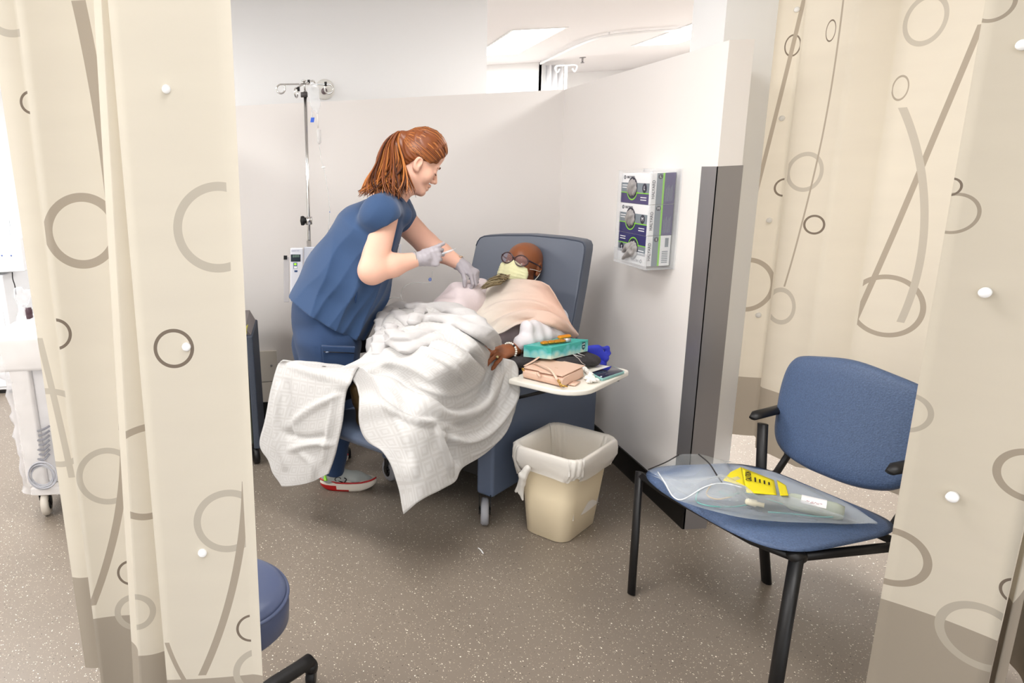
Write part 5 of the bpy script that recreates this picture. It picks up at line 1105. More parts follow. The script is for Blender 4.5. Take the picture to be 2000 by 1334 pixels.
# ================================================================ GLOVE DISPENSER ON THE WALL
gx0, gx1, gy0, gy1 = 1.42, PX_ - .004, 2.875, 3.135
def gz(px, py, x=gx0): return at(px, py, 'x', x)
M_acr = clearmat('clear_acrylic', (238, 240, 242), .03, .05)
gh = root('glove_dispenser', 'clear acrylic wall rack holding three glove boxes on the right partition', 'glove rack', (1.47, 3.0, 1.08))
z0g, z1g = 1.078, 1.462
def plate(lo, hi, name='rack_panel'): MB().box(lo, hi).build(name, M_acr, gh, smooth=False, bevel=.001)
plate((gx0 - .008, gy0 - .03, z0g - .012), (gx0 - .005, gy1 + .02, z0g + .055)); plate((gx0 - .008, gy1 + .012, z0g - .012), (gx1, gy1 + .015, z1g + .01)); plate((gx0 - .008, gy0 - .03, z0g - .012), (gx1, gy1 + .015, z0g - .009)); plate((gx1, gy0 - .04, z0g - .012), (gx1 + .003, gy1 + .03, z1g + .012)); plate((gx0 - .008, gy0 - .030, z0g - .012), (gx1, gy0 - .027, z1g + .01)); plate((gx0 - .008, gy1 - .02, z0g), (gx0 - .005, gy1 + .015, z1g + .008)); plate((gx0 - .008, gy0 - .03, z0g), (gx0 - .005, gy0 - .012, z1g + .008))
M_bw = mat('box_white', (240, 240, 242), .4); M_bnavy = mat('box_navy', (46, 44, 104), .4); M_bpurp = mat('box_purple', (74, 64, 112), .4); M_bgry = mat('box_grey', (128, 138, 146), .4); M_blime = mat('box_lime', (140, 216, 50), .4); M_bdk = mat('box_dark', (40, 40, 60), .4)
M_gl = mat('grey_glove_rubber', (160, 156, 154), .55, bump=.4, bscale=60)
bh = (z1g - z0g) / 3
for k, (sz, flip) in enumerate((('S', True), ('M', False), ('L', False))):
    zb_ = z0g + k * bh; zt_ = zb_ + bh - .0015; yf0, yf1 = gy0, gy1
    r = root('glove_box', ('bottom glove box in the wall rack, turned upside down', 'middle glove box in the wall rack, marked M', 'top glove box in the wall rack, marked L')[k], 'glove box', (gx0, 3.0, zb_), 'glove boxes in the wall rack')
    MB().box((gx0, yf0, zb_), (gx1 - .002, yf1, zt_)).build('carton', M_bw, r, smooth=False, bevel=.0015)
    # artwork on the front (facing the bay, -X) : s runs from far (left in view) to near, t from bottom to top
    def F3(s, t, d): 
        if flip: s, t = 1 - s, 1 - t
        return (gx0 - d, yf1 + (yf0 - yf1) * s, zb_ + (zt_ - zb_) * t)
    def quad(name, s0, s1, t0, t1, m_, d=.0008): mesh(name, [F3(s0, t0, d), F3(s1, t0, d), F3(s1, t1, d), F3(s0, t1, d)], [(0, 1, 2, 3)], m_, r, smooth=False)
    quad('printed_band', 0, .99, .36, .68, M_bgry, .0006); quad('printed_field', 0, .99, .0, .34, M_bnavy if k < 2 else M_bpurp, .0006); quad('printed_stripe', 0, .99, .335, .365, M_blime, .0010)
    hc_ = (.42, .52)
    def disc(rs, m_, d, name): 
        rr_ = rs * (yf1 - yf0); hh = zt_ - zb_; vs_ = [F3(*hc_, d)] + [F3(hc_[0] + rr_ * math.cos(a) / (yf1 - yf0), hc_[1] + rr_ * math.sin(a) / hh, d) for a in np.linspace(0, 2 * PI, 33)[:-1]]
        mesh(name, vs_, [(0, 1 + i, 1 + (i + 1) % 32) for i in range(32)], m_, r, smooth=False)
    vs_ = []; hh = zt_ - zb_
    for a in np.linspace(PI * 1.10, PI * 1.90, 17):
        for rr_ in (.205, .185): vs_.append(F3(hc_[0] + rr_ * math.cos(a), hc_[1] + rr_ * (yf1 - yf0) * math.sin(a) / hh, .0014))
    mesh('printed_curve', vs_, [(2 * i, 2 * i + 1, 2 * i + 3, 2 * i + 2) for i in range(16)], M_blime, r, smooth=False)
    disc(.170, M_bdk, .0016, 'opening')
    c3 = np.array(F3(*hc_, .004)); yr = .165 * (yf1 - yf0)
    sdf('glove_bundle', [ell(c3 + [.004, 0, 0], (.014, yr * .92, .036), k=.004), cap(c3 + [-.006, -.02, .012], c3 + [-.004, .02, -.01], .012, .010, s=(.7, 1, 1), k=.004)] + ([cap(c3 + [-.006, .0, -.01], c3 + [-.012, .055, -.045], .016, .006, k=.006), cap(c3 + [-.006, .03, .01], c3 + [-.010, .06, -.012], .014, .008, k=.006)] if k == 0 else []), .0026, M_gl, r, disp=lambda G: .0022 * np.sin(G[..., 1] * 260 + G[..., 2] * 190))
    def TM(s, t, d=.0012):
        P = Vector(F3(s, t, d)); q = -1 if flip else 1; return frame(P, (0, -q, 0), (0, 0, q))
    text('front_writing', 'HALYARD', .016, TM(.34, .86), M_bdk, r); ring_c = F3(.13, .86, .001)
    MB().tube([(ring_c[0], ring_c[1] + .007 * math.cos(a), ring_c[2] + .007 * math.sin(a)) for a in np.linspace(0, 2 * PI, 17)], .0014, n=5, cap=False).build('front_emblem', M_bdk, r)
    vs_ = [F3(.84, .52, .0012)] + [F3(.84 + .075 * math.cos(a), .52 + .075 * (yf1 - yf0) * math.sin(a) / hh, .0012) for a in np.linspace(0, 2 * PI, 25)[:-1]]
    mesh('size_disc', vs_, [(0, 1 + i, 1 + (i + 1) % 24) for i in range(24)], M_bdk, r, smooth=False)
    text('size_letter', sz, .024, TM(.84, .52, .0018), M_bw, r)
    for q_ in (.12, .20): quad('small_print', .72, .92, q_, q_ + .03, M_bw, .001)
    for q_ in (.50, .58): quad('small_print', .05, .24, q_, q_ + .03, M_bw, .001)
    # end of the carton (facing the viewer, -Y): u from wall edge
    def G3(s, t, d=.0008): return (gx0 + (gx1 - .002 - gx0) * s, yf0 - d, zb_ + (zt_ - zb_) * t)
    def q2(name, s0, s1, t0, t1, m_, d=.0008): mesh(name, [G3(s0, t0, d), G3(s1, t0, d), G3(s1, t1, d), G3(s0, t1, d)], [(0, 1, 2, 3)], m_, r, smooth=False)
    if k: q2('end_field', .56, 1, 0, .995, M_bpurp, .0006)
    else:
        q2('barcode', .76, .90, .62, .92, M_bgry, .0012)
        for q_ in range(7): q2('small_print', .66, .90, .10 + q_ * .06, .13 + q_ * .06, M_bgry, .001)
    q2('end_band', .26, .50, 0, .995, M_bgry, .0006); q2('end_stripe', .50, .57, 0, .995, M_blime, .0010)
    text('end_writing', 'HALYARD', .017, frame(G3(.15, .48, .0012), (0, 0, 1), (-1, 0, 0)), M_bdk, r)
    vs_ = [G3(.40, .88, .0012)] + [(G3(.40, .88, .0012)[0] + .010 * math.cos(a), yf0 - .0012, G3(.40, .88)[2] + .010 * math.sin(a)) for a in np.linspace(0, 2 * PI, 25)[:-1]]
    mesh('size_disc', vs_, [(0, 1 + i, 1 + (i + 1) % 24) for i in range(24)], M_bdk, r, smooth=False); text('size_letter', sz, .014, frame(G3(.40, .88, .0018), (1, 0, 0), (0, 0, 1)), M_bw, r)
    if k:
        for q_ in range(6): q2('small_print', .64 + .05 * q_, .655 + .05 * q_, .08, .50 + .05 * (q_ % 3), M_bgry, .0011)
# ================================================================ DRIP STAND WITH PUMP
IY = 3.74
iv = root('drip_stand', 'chrome drip stand with four hooks behind the nurse against the back partition', 'drip stand', (.02, IY, 0))
pt_ = W(596, 178, IY); pm = W(603, 470, IY); base_ = np.array([pm[0] - .002, IY, .05])
MB().tube([base_, pm], .0125, n=16).build('lower_pole', M_chrome, iv); MB().tube([pm + [0, 0, -.1], W(603, 430, IY), pt_], .0085, n=14).build('upper_pole', M_chrome, iv)
MB().lathe([(.016, -.012), (.018, -.012), (.018, .012), (.012, .012)], W(594, 185, IY), (0, 0, 1), 16).build('pole_collar', mat('dark_collar', (70, 66, 66), .5), iv)
tp = W(594, 164, IY)
MB().tube([pt_, tp + [0, 0, .012]], .005, n=10).build('hook_post', M_chrome, iv); MB().lathe([(.0, .012), (.012, .012), (.012, .018), (0, .018)], tp, (0, 0, 1), 12).build('hook_post', M_chrome, iv)
def hook(e, w):
    d = e - tp; dn = unit(np.array([d[0], d[1], 0])); R = .022; c = e + [0, 0, -R]
    pts = [tp, tp * .5 + e * .5, e - dn * .012] + [c + dn * R * math.sin(a) + np.array([0, 0, 1.]) * R * math.cos(a) for a in np.linspace(0, 1.55 * PI, 12)]
    pts += [pts[-1] + np.array([0, 0, .016]) + dn * .002]
    MB().tube(pts, .0042, n=8, smoothpath=2).build('hook', M_chrome, iv)
for ex, ey, dy in ((548, 165, .02), (578, 172, -.12), (612, 158, .10), (642, 165, .0)): hook(W(ex, ey, IY + dy), 0)
for ex, ey, dy in ((583, 174, -.11), (603, 160, .05), (636, 164, 0)): MB().lathe([(.006, -.010), (.007, -.010), (.007, .010), (.006, .010)], W(ex, ey, IY + dy), (0, 0, 1), 10).build('hook_grip', M_black, iv)
kb = W(592, 431, IY); MB().lathe([(.010, .02), (.012, .008), (.022, .004), (.026, -.004), (.024, -.016), (.0, -.020)], kb + [.004, 0, 0], (1, 0, 0), 20).build('clamp_knob', M_black, iv)
MB().lathe([(.013, -.020), (.019, -.020), (.019, .020), (.013, .020)], W(603, 431, IY), (0, 0, 1), 16).build('pole_clamp', M_chrome, iv)
for k in range(5):
    a = k * 2 * PI / 5 + .3; e = base_ + np.array([math.cos(a) * .28, math.sin(a) * .28, .0]); MB().tube([base_ + [0, 0, .03], e], [.014, .010], n=8).build('base_leg', M_chrome, iv)
    MB().lathe([(.015, -.012), (.026, -.012), (.026, .012), (.015, .012)], e + [0, 0, -.024], (math.cos(a + 1), math.sin(a + 1), 0), 16).build('caster_wheel', M_black, iv)
pu = root('infusion_pump', 'white infusion pump with small display and green key clamped to the drip stand', 'infusion pump', W(590, 520, IY - .06))
M_pump = mat('pump_white', (226, 226, 232), .35)
def pbx(x0, y0, x1, y1, d0, d1): return lambda a, b, c: W(x0 + a * (x1 - x0), y1 + c * (y0 - y1), IY - .16 + d0 + b * (d1 - d0))
MB().box(U0, U1, pbx(567, 484, 592, 590, 0, .14)).build('pump_module', M_pump, pu, smooth=False, bevel=.006)
MB().box(U0, U1, pbx(593, 482, 650, 590, .01, .14)).build('pump_body', mat('pump_grey', (206, 208, 216), .4), pu, smooth=False, bevel=.006)
MB().box(U0, U1, pbx(554, 502, 565, 590, .02, .12)).build('pump_side', mat('pump_side', (188, 184, 184), .4), pu, smooth=False, bevel=.003)
MB().box(U0, U1, pbx(554, 499, 561, 507, .015, .05)).build('side_latch', M_black, pu, smooth=False)
MB().box(U0, U1, pbx(568, 497, 587, 511, -.002, .01)).build('pump_display', mat('lcd_dark', (34, 44, 54), .2), pu, smooth=False)
sc_ = mat('lcd_green', (120, 150, 130), .3)
pdp = frame(W(578, 500.5, IY - .163), (1, 0, 0), (0, 0, 1)); text('display_writing', '8888', .018, pdp, sc_, pu)
pdp = frame(W(577, 490, IY - .162), (1, 0, 0), (0, 0, 1)); text('pump_writing', 'THERAPY UNIT', .0062, pdp, mat('print_bluegrey', (100, 110, 150), .4), pu)
MB().box(U0, U1, pbx(573, 513, 580.5, 525, -.002, .01)).build('key_panel', mat('key_blue', (60, 90, 140), .4), pu, smooth=False)
MB().box(U0, U1, pbx(574.5, 514, 579, 518, -.004, .01)).build('green_key', mat('key_green', (170, 230, 50), .4, emit=.4), pu, smooth=False)
MB().box(U0, U1, pbx(574, 520, 580, 524.5, -.004, .01)).build('white_key', M_white, pu, smooth=False); MB().box(U0, U1, pbx(575, 528, 581, 531.5, -.002, .01)).build('blue_key', mat('key_navy', (50, 74, 120), .4), pu, smooth=False)
# drip bag, chamber, line
dbg = root('drip_bag', 'nearly empty clear drip bag with a blue port hanging from the stand hook', 'drip bag', W(618, 180, IY))
dcl = clearmat('drip_plastic', (236, 238, 240), .30, .12); dy = IY - .02
sdf('bag_pouch', [cap(W(612, 175, dy), W(616, 205, dy), .032, .024, s=(1, .22, 1), k=.01), cap(W(616, 205, dy), W(620, 222, dy), .022, .006, s=(1, .3, 1), k=.01)], .004, dcl, dbg)
MB().box(U0, U1, lambda a, b, c: W(606 + a * 7 - c * -1.5, 239 - c * 9.5, dy - .006 + b * .01)).build('blue_port', mat('port_blue', (50, 100, 215), .35), dbg, smooth=False, bevel=.001)
MB().tube([W(609, 215, dy), W(610, 229, dy)], .003, n=8).build('port_stem', dcl, dbg)
MB().tube([W(620, 222, dy), W(621, 250, dy)], .0035, n=8).build('spike', mat('pale_plastic', (236, 230, 224), .3), dbg)
MB().lathe([(.004, .040), (.010, .036), (.010, -.028), (.004, -.034)], W(623, 268, dy), (0, 0, 1), 14).build('drip_chamber', clearmat('chamber', (226, 224, 222), .5, .1), dbg)
MB().tube([W(624, 284, dy), W(627, 310, dy), W(632, 328, dy), W(640, 370, dy), W(643, 400, dy), W(644, 414, dy), W(640, 470, dy)], .0017, n=6, smoothpath=5).build('line', tbm, dbg)
MB().sphere(W(632, 327, dy), (.012, .006, .006), 10, 6).build('roller_clamp', mat('clamp_white', (240, 238, 236), .3), dbg)
MB().sphere(W(644, 414, dy), (.003, .003, .004), 8, 6).build('injection_port', mat('port_small', (90, 110, 170), .3), dbg)
# round wall gauge above the partition
wg = root('wall_gauge', 'round pale wall fitting with a dark knob on the white wall behind the stand hooks', 'wall fitting', W(634, 175, 4.61))
MB().lathe([(.0, .0), (.062, .0), (.062, .012), (.05, .022), (.0, .024)], W(634, 175, 4.62), (0, -1, 0), 36).build('gauge_disc', mat('gauge_pale', (228, 226, 220), .4), wg)
MB().lathe([(.0, .05), (.018, .048), (.020, .03), (.012, .022)], W(633, 179, 4.62), (0, -1, 0), 20).build('gauge_knob', mat('knob_mauve', (110, 96, 98), .4), wg)
# second drip stand beyond the partition
iv2 = root('drip_stand', 'pale drip stand seen far beyond the corner of the partitions', 'drip stand', (float(W(1105, 130, 7.2)[0]), 7.2, 0))
q0 = W(1106, 128, 7.2); MB().tube([(q0[0], 7.2, .03), q0], .014, n=10).build('pole', mat('pale_pole', (214, 214, 214), .3), iv2)
for s in (-1, 1):
    e = q0 + np.array([s * .085, 0, 0]); MB().tube([q0, e, e + [s * .022, 0, -.02], e + [0, 0, -.06], e + [-s * .022, 0, -.03]], .007, n=8, smoothpath=4).build('hook', bpy.data.materials['pale_pole'], iv2)
for k in range(5): a = k * 2 * PI / 5; MB().tube([(q0[0], 7.2, .06), (q0[0] + .28 * math.cos(a), 7.2 + .28 * math.sin(a), .015)], .014, n=6).build('base_leg', bpy.data.materials['pale_pole'], iv2)
# ================================================================ BACK WALL ACCESS PANEL AND LINEN HAMPER
wp = root('wall_panel', 'beige access panel low on the back partition beside the grey hamper', 'wall panel', W(525, 720, 4.17))
a0 = W(540, 684, 4.172); a1 = W(503, 745, 4.172); pcs = mat('panel_beige', (222, 214, 202), .5)
MB().box((a1[0] - .15, 4.160, a1[2]), (a0[0], 4.174, a0[2])).build('panel_door', pcs, wp, smooth=False, bevel=.002)
MB().box((a1[0] - .15, 4.162, .118), (a0[0], 4.174, a1[2] - .006)).build('panel_door', pcs, wp, smooth=False, bevel=.002)
MB().sphere(W(530, 714, 4.158), .007, 10, 6).build('panel_knob', M_steel, wp)
hm_ = root('linen_hamper', 'dark grey rolling hamper with yellow trim mostly hidden behind the left curtain', 'hamper', (-.45, 3.55, 0))
hx1 = float(W(503, 780, 3.5)[0])
M_hf = mat('dark_blue_grey_fabric', (70, 76, 88), .8, bump=.5, bscale=250, var=.25, vscale=260)
MB().box((hx1 - .42, 3.48, .11), (hx1 - .035, 3.86, .725)).build('hamper_bag', mat('hamper_inner', (96, 98, 84), .7), hm_, smooth=False, bevel=.015)
MB().box((hx1 - .035, 3.47, .09), (hx1, 3.88, .72)).build('hamper_side', M_hf, hm_, smooth=False, bevel=.008)
MB().box((hx1 - .42, 3.47, .725), (hx1 - .03, 3.86, .755)).build('yellow_trim', mat('yellow_trim', (206, 196, 60), .5), hm_, smooth=False, bevel=.006)
MB().prism([(hx1 - .04, 3.5, .755), (hx1 - .01, 3.5, .72), (hx1 - .01, 3.86, .72), (hx1 - .04, 3.86, .78)], (-.3, 0, 0)).build('hamper_lid', mat('lid_mauve', (120, 112, 112), .5), hm_, smooth=False)
for x, y in ((hx1 - .03, 3.50), (hx1 - .40, 3.50), (hx1 - .03, 3.84), (hx1 - .40, 3.84)):
    MB().lathe([(.02, -.014), (.045, -.014), (.045, .014), (.02, .014)], (x, y, .045), (1, .3, 0), 20).build('caster_wheel', M_black, hm_)
    MB().tube([(x, y, .045), (x, y, .10)], .012, n=8).build('caster_stem', M_black, hm_)
# small black handset on the far arm of the recliner
MB().box((0, 0, 0), (1, 1, 1), lambda a, b, c: at(702 + a * 25, 690 - c * 28 - a * 4, 'v', .66 + b * .02)).build('side_latch', M_black, rec, smooth=False, bevel=.004)
# ================================================================ WRAPPED EQUIPMENT CART (left)
ct = root('equipment_cart', 'plastic-wrapped white equipment cart on casters at the left edge', 'equipment cart', (-1.25, 3.0, 0))
YC = 3.0; M_cartw = mat('cart_offwhite', (226, 220, 214), .5); M_wrap = clearmat('plastic_wrap', (236, 236, 240), .16, .15)
def cbx(x0, y0, x1, y1, d0, d1): 
    a = W(x0, y0, YC); b = W(x1, y1, YC); return (a[0], YC + d0, b[2]), (b[0], YC + d1, a[2])
p_ul = W(10, 662, YC); p_lr = W(125, 962, YC); xl = float(W(28, 800, YC)[0]); xr = -1.04
MB().box((xl, YC, .15), (xl + .09, YC + .45, .87)).build('cart_column', M_cartw, ct, smooth=False, bevel=.01)
MB().box((xl - .055, YC - .01, .72), (xr, YC + .46, .885)).build('cart_top', M_cartw, ct, smooth=False, bevel=.02)
MB().box((xl + .09, YC + .03, .16), (xr, YC + .42, .72)).build('cart_body', mat('cart_panel', (214, 210, 208), .5), ct, smooth=False, bevel=.01)
MB().box((xl + .02, YC - .02, .115), (xr, YC + .46, .155)).build('cart_base', M_cartw, ct, smooth=False, bevel=.008)
wv = []; ww = []
nz_ = 34; nr = 64; rw = random.Random(2)
import mathutils.noise as mn
for i in range(nz_):
    z = .13 + (.96 - .13) * i / (nz_ - 1); top_ = max(0, (z - .885) / .08)
    for k in range(nr):
        a = 2 * PI * k / nr; cxw = (xl + xr) / 2 - .01; hx = (xr - xl) / 2 + .03 + (.045 if z > .70 else 0) - top_ * .22; hy = .26 - top_ * .16; hx = max(hx, .02); hy = max(hy, .02)
        q = (abs(math.cos(a)) ** 5 + abs(math.sin(a)) ** 5) ** (-1 / 5); n_ = .014 * mn.noise(Vector((math.cos(a) * 4, math.sin(a) * 4 + 3, z * 22))) + .008 * mn.noise(Vector((math.cos(a) * 14, math.sin(a) * 14, z * 60)))
        wv.append((cxw + (hx + n_) * q * math.cos(a), YC + .22 + (hy + n_) * q * math.sin(a), z))
mesh('plastic_wrap', wv, [(i * nr + k, i * nr + (k + 1) % nr, (i + 1) * nr + (k + 1) % nr, (i + 1) * nr + k) for i in range(nz_ - 1) for k in range(nr)], M_wrap, ct)
tpz = W(50, 585, YC + .15); knt = MB()
sdf('wrap_knot', [cap(W(48, 650, YC + .1), W(45, 605, YC + .12), .05, .018, k=.01), cap(W(45, 605, YC + .12), W(38, 572, YC + .12), .014, .030, s=(1, .4, 1), k=.01), cap(W(45, 605, YC + .12), W(55, 575, YC + .12), .010, .022, s=(1, .4, 1), k=.01)], .005, M_wrap, ct, disp=lambda G: .003 * np.sin(G[..., 0] * 120) * np.sin(G[..., 2] * 90))
MB().lathe([(.015, -.024), (.016, .016), (.013, .020), (.013, .026), (0, .026)], W(57, 612, YC + .1), (0, 0, 1), 16).build('bottle_cap', mat('maroon_cap', (72, 48, 56), .4), ct)
cl_ = MB()
for k in range(5):
    c0 = W(82, 930, YC - .03 - k * .004); Rr = .050 + .004 * k
    cl_.tube([c0 + np.array([math.cos(a) * Rr, 0, math.sin(a) * Rr]) + [.004 * math.sin(k * 2), 0, .005 * math.cos(k * 3)] for a in np.linspace(0, 2 * PI, 25)], .0035, n=6, cap=False)
cl_.build('coiled_cable', mat('cable_grey', (178, 178, 184), .4), ct)
cs = MB()
for k in range(7): cs.tube([W(74 + (k % 2) * 3, 842 + k * 9, YC + .005), W(86, 838 + k * 10, YC - .01), W(97, 832 + k * 9, YC + .005)], .006, n=6, smoothpath=3)
cs.build('dark_hose', mat('hose_dark', (84, 84, 96), .4), ct)
MB().box((xr - .10, YC - .008, .17), (xr - .02, YC + .03, .34)).build('white_tag', M_white, ct, smooth=False)
for (x, y) in ((-1.30, 3.02), (-1.08, 3.02), (-1.30, 3.42), (-1.08, 3.42)):
    pcx = np.array([x, y, .062]); caster(0, 0, ct, mat('beige_tyre', (200, 192, 180), .4) if x < -1.2 and y < 3.1 else bpy.data.materials['beige_tyre'], yaw=.15, R=.060, P=pcx)
# white cabinet and wall box far left
cb = root('storage_cabinet', 'tall white cabinet at the far left edge behind the wrapped cart', 'cabinet', (-2.6, 5.2, 0))
MB().box((-3.1, 5.0, .03), (-2.22, 5.5, .90)).build('cabinet_body', mat('cabinet_white', (232, 234, 238), .3), cb, smooth=False, bevel=.012)
MB().box((-3.08, 5.02, 0), (-2.25, 5.48, .03)).build('cabinet_plinth', M_black, cb, smooth=False)
MB().box((-2.68, 4.99, .06), (-2.25, 5.0, .87)).build('cabinet_door', mat('cabinet_door', (240, 241, 244), .3), cb, smooth=False, bevel=.003)
wb = root('dispenser_unit', 'white wall unit with two small dots above the cabinet at the left edge', 'wall unit', (-2.2, 5.1, 1.0))
a0 = W(0, 466, 5.0); a1 = W(48, 530, 5.0)
MB().box((-2.6, 5.0, a1[2]), (a1[0], 5.3, a0[2])).build('unit_body', mat('unit_white', (236, 238, 242), .3), wb, smooth=False, bevel=.008)
for px in (4, 22): MB().lathe([(.006, 0), (.006, .004), (0, .004)], W(px, 499, 5.0), (0, -1, 0), 12).build('unit_dot', mat('dot_blue', (90, 110, 170), .4) if px < 10 else bpy.data.materials['dot_blue'], wb)
MB().box((-2.45, 5.51, .95), (-2.06, 5.53, 1.6)).build('unit_backboard', M_white, wb, smooth=False)
MB().tube([W(24, 532, 5.02), W(25, 545, 5.05), W(29, 558, 5.05), W(31, 575, 5.1)], .004, n=6, smoothpath=4).build('cable', M_black, wb)
sgn = root('wall_notice', 'small grey notice on the far left wall above the white wall unit', 'notice', W(6, 445, 5.28))
for k, y in enumerate((432, 450)): MB().box((-2.5, 5.285, W(0, y + 12, 5.28)[2]), (float(W(17, y, 5.28)[0]), 5.299, W(0, y, 5.28)[2])).build('notice_sheet', mat('notice_grey', (196, 202, 210), .5) if k == 0 else bpy.data.materials['notice_grey'], sgn, smooth=False)
# ================================================================ PLASTIC BAG ON THE VISITOR CHAIR
pb = root('plastic_bag', 'clear zip bag with a yellow caution label lying on the blue chair seat', 'plastic bag', at(1480, 965, 'z', .48))
M_bag = clearmat('zip_bag_film', (222, 228, 232), .11, .10)
sz_ = .462
bgr = [[(1264, 916, 'z', .490), (1300, 905, 'z', .535), (1325, 889, 'z', .565), (1362, 887, 'z', .56), (1412, 898, 'z', .535)],
       [(1292, 938, 'z', .475), (1325, 925, 'z', .50), (1360, 915, 'z', .525), (1405, 912, 'z', .52), (1455, 911, 'z', .50)],
       [(1318, 972, 'z', .478), (1360, 965, 'z', .505), (1405, 955, 'z', .525), (1450, 945, 'z', .52), (1510, 922, 'z', .49)],
       [(1370, 985, 'z', .476), (1415, 982, 'z', .51), (1460, 975, 'z', .53), (1510, 962, 'z', .525), (1580, 948, 'z', .485)],
       [(1460, 1004, 'z', .474), (1500, 1000, 'z', .50), (1545, 990, 'z', .52), (1590, 978, 'z', .51), (1640, 976, 'z', .48)],
       [(1560, 1015, 'z', .472), (1585, 1012, 'z', .485), (1620, 1005, 'z', .50), (1650, 998, 'z', .49), (1680, 998, 'z', .476)],
       [(1640, 1024, 'z', .471), (1655, 1024, 'z', .472), (1675, 1023, 'z', .474), (1695, 1022, 'z', .473), (1715, 1023, 'z', .471)]]
BF = [(((1290, 930), (1340, 945), (1420, 940), (1470, 930)), 5, .006), (((1270, 918), (1320, 960), (1350, 975)), 4, .005), (((1345, 960), (1400, 942), (1440, 950), (1480, 975)), 5, .008), (((1400, 940), (1440, 960), (1470, 1000)), 4, .006), (((1420, 900), (1450, 935), (1485, 965)), 5, -.006)]
cloth('bag_film', [bgr], M_bag, pb, BF, thick=0, k1=10, k2=10, noise=.0025)
bot = [[(q[0], q[1] + (6 if j < 2 else 0), 'z', .474) for j, q in enumerate(r)] for r in bgr]
Gt = net([[at(*q) for q in r] for r in bgr], 10, 10); Gb = Gt.copy(); Gb[..., 2] = .474 + 0 * Gb[..., 2]
mesh('bag_film', list(Gb.reshape(-1, 3)), gridfaces(*Gb.shape[:2]), M_bag, pb)
MB().tube([at(1266, 917, 'z', .492), at(1300, 903, 'z', .538), at(1326, 888, 'z', .568)], .0022, n=6, smoothpath=5).build('zip_strip', mat('zip_black', (40, 36, 36), .5), pb)
MB().tube([at(1364, 887, 'z', .563), at(1385, 905, 'z', .545), at(1400, 928, 'z', .53), at(1410, 942, 'z', .53)], .0022, n=6, smoothpath=5).build('zip_strip', bpy.data.materials['zip_black'], pb)
MB().tube([at(1285, 922, 'z', .482), at(1300, 945, 'z', .482), at(1315, 970, 'z', .482), at(1335, 975, 'z', .488), at(1375, 952, 'z', .52), at(1410, 944, 'z', .53), at(1450, 952, 'z', .53)], .0022, n=6, smoothpath=6).build('zip_strip', mat('zip_clear', (232, 236, 240), .3), pb)
M_yel = mat('caution_yellow', (244, 226, 20), .5)
def gsurf(px, py):   # nearest point of the film surface to an image point
    X = Gt.reshape(-1, 3); d = X - CAM; kz = d @ Fv; e = (PPX + FOC * (d @ Rv) / kz - px) ** 2 + (PPY - FOC * (d @ Uv) / kz - py) ** 2; i = np.argsort(e)[:4]; return at(px, py, 'z', float(np.average(X[i, 2], weights=1 / (e[i] + 1))) + .006)
def patch(name, quad, m_, n1=8, n2=8, lift=.0):
    a, b, c, d = [np.array(q, float) for q in quad]; v = []
    for i in range(n1 + 1):
        for j in range(n2 + 1):
            s, t = i / n1, j / n2; p = (a * (1 - t) + b * t) * (1 - s) + (d * (1 - t) + c * t) * s; q = gsurf(*p); v.append(q + np.array([0, 0, lift]))
    return mesh(name, v, gridfaces(n1 + 1, n2 + 1), m_, pb, solid=.0006)
patch('caution_label', ((1449, 913), (1512, 938), (1517, 967), (1458, 962)), M_yel); patch('caution_label', ((1427, 922), (1448, 912), (1456, 950), (1412, 938)), M_yel); patch('caution_label', ((1517, 937), (1535, 948), (1540, 968), (1524, 968)), M_yel)
def tonfilm(p0, p1, up_px, body_, size, m_, name='label_writing'):
    A0 = gsurf(*p0) + [0, 0, .004]; A1 = gsurf(*p1) + [0, 0, .004]; U_ = gsurf(*up_px) + [0, 0, .004]
    return text(name, body_, size, frame((A0 + A1) / 2, A1 - A0, U_ - (A0 + A1) / 2), m_, pb, bold=.0003)
M_ink = mat('label_ink', (30, 28, 20), .6)
tonfilm((1463, 947), (1461, 918), (1452, 932), 'CAUTION', .023, M_ink)
for k in range(4): tonfilm((1476 + k * 9, 953 + k * 2), (1474 + k * 9, 926 + k * 3), (1466 + k * 9, 938), ('HAZARDOUS DRUG', 'HANDLE WITH', 'GLOVES DISPOSE', 'OF PROPERLY')[k], .0055, M_ink)
# contents: bottle, connector, tubes
ba, bb_ = at(1528, 975, 'z', .498), at(1655, 1004, 'z', .492)
dl = unit(bb_ - ba); MB().lathe([(.0, -.01), (.010, -.008), (.012, .0), (.024, .02), (.026, .03), (.026, .13), (.02, .15), (0, .152)], ba, dl, 24).build('fluid_bottle', clearmat('fluid_plastic', (206, 214, 196), .45, .12), pb)
lbv = []
for i in range(9):
    for j in range(9):
        a = -1.1 + 2.1 * j / 8; h = .045 + .062 * i / 8; x_ = unit(np.cross(dl, [0, 0, 1.])); y_ = np.cross(x_, dl); y_ = y_ * np.sign(y_[2]); x_ = x_ * (-1 if (x_ @ (CAM - ba)) > 0 else 1)
        lbv.append(ba + dl * h + (x_ * math.sin(a) + y_ * math.cos(a)) * .0268)
mesh('bottle_label', lbv, gridfaces(9, 9), mat('label_white', (244, 242, 244), .5), pb)
lm = gsurf(1592, 985) + [0, 0, .006]
text('bottle_writing', 'Rx  IV FLUID\n 250 mL', .007, frame(gsurf(1590, 986) + [0, 0, .006], dl, unit(np.cross([0, 0, 1.], dl))), mat('label_print_red', (150, 60, 80), .5), pb)
MB().lathe([(.004, -.02), (.010, -.016), (.011, .008), (.007, .012), (.007, .03)], at(1470, 982, 'z', .496), dl, 16).build('connector', mat('connector_cream', (236, 226, 196), .4), pb)
M_tl = mat('teal_tube', (120, 180, 176), .3)
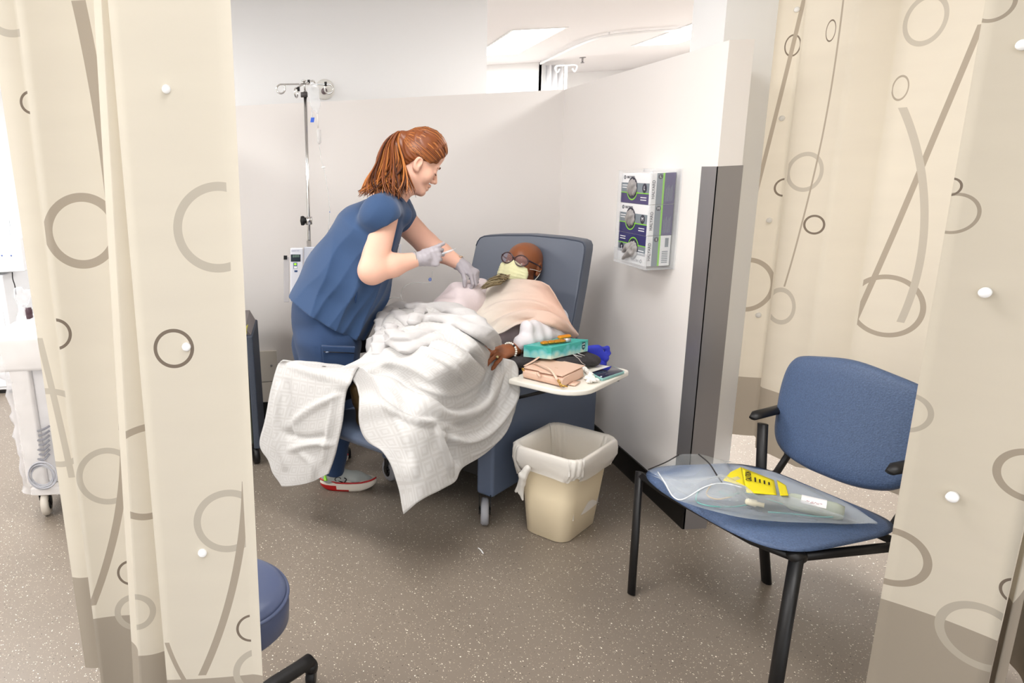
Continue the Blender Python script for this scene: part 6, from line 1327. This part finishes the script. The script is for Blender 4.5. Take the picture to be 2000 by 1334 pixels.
for pts in (((1365, 955), (1360, 978), (1385, 988), (1430, 990), (1470, 984)), ((1405, 960), (1425, 968), (1450, 962), (1490, 972), (1530, 985)), ((1500, 1000), (1560, 1005), (1610, 1010), (1650, 1008)), ((1390, 945), (1380, 965), (1400, 975), (1430, 970))):
    MB().tube([at(*q, 'z', .484) for q in pts], .0022, n=6, smoothpath=6).build('tubing', M_tl if pts[0][0] != 1390 else mat('amber_tube', (196, 168, 120), .3), pb)
# little scrap on the floor
scp = root('paper_scrap', 'tiny white curled scrap lying on the speckled floor in front of the recliner', 'scrap', at(939, 1075, 'z', 0))
MB().tube([at(934, 1070, 'z', .002), at(939, 1074, 'z', .004), at(944, 1081, 'z', .002)], .003, n=6, smoothpath=3, sq=(1, .4)).build('scrap', M_white, scp)
# ================================================================ CAMERA, LIGHT, COLOUR
cd = bpy.data.cameras.new('camera'); co = bpy.data.objects.new('camera', cd); C.objects.link(co)
cd.sensor_width = 36; cd.lens = FOC / 2000 * 36; cd.shift_x = (1000 - PPX) / 2000; cd.shift_y = 0; cd.clip_start = .05
Mx = Matrix.Identity(4)
for i, a in enumerate((Rv, Uv, -Fv)): Mx[0][i], Mx[1][i], Mx[2][i] = map(float, a)
Mx.translation = Vector((0, 0, CH)); co.matrix_world = Mx
bpy.context.scene.camera = co
w = bpy.data.worlds.new('world'); w.use_nodes = True; bpy.context.scene.world = w
w.node_tree.nodes['Background'].inputs[0].default_value = (.98, .99, 1, 1); w.node_tree.nodes['Background'].inputs[1].default_value = 1.25
def area(x, y, sx, sy, p, z=CZ - .03, rot=(0, 0, 0), col=(1, .985, .96)):
    l = bpy.data.lights.new('panel_glow', 'AREA'); l.shape = 'RECTANGLE'; l.size = sx; l.size_y = sy; l.energy = p; l.color = col
    o = bpy.data.objects.new('panel_glow', l); C.objects.link(o); o.location = (x, y, z); o.rotation_euler = rot; return o
area(.25, 1.95, .6, 1.2, 9); area(-2.3, 1.0, .6, 1.2, 42); area(-2.3, 3.6, .6, 1.2, 60); area(2.9, 1.5, .6, 1.2, 28); area(2.9, 3.9, .6, 1.2, 26); area(-.3, -.9, .6, 1.2, 6)
area(2.07, 6.97, .44, 1.3, 80); area(3.66, 6.8, .44, 1.3, 80)
vs = bpy.context.scene.view_settings; vs.view_transform = 'Standard'; vs.look = 'None'; vs.gamma = 1; vs.use_curve_mapping = False; vs.exposure = .27
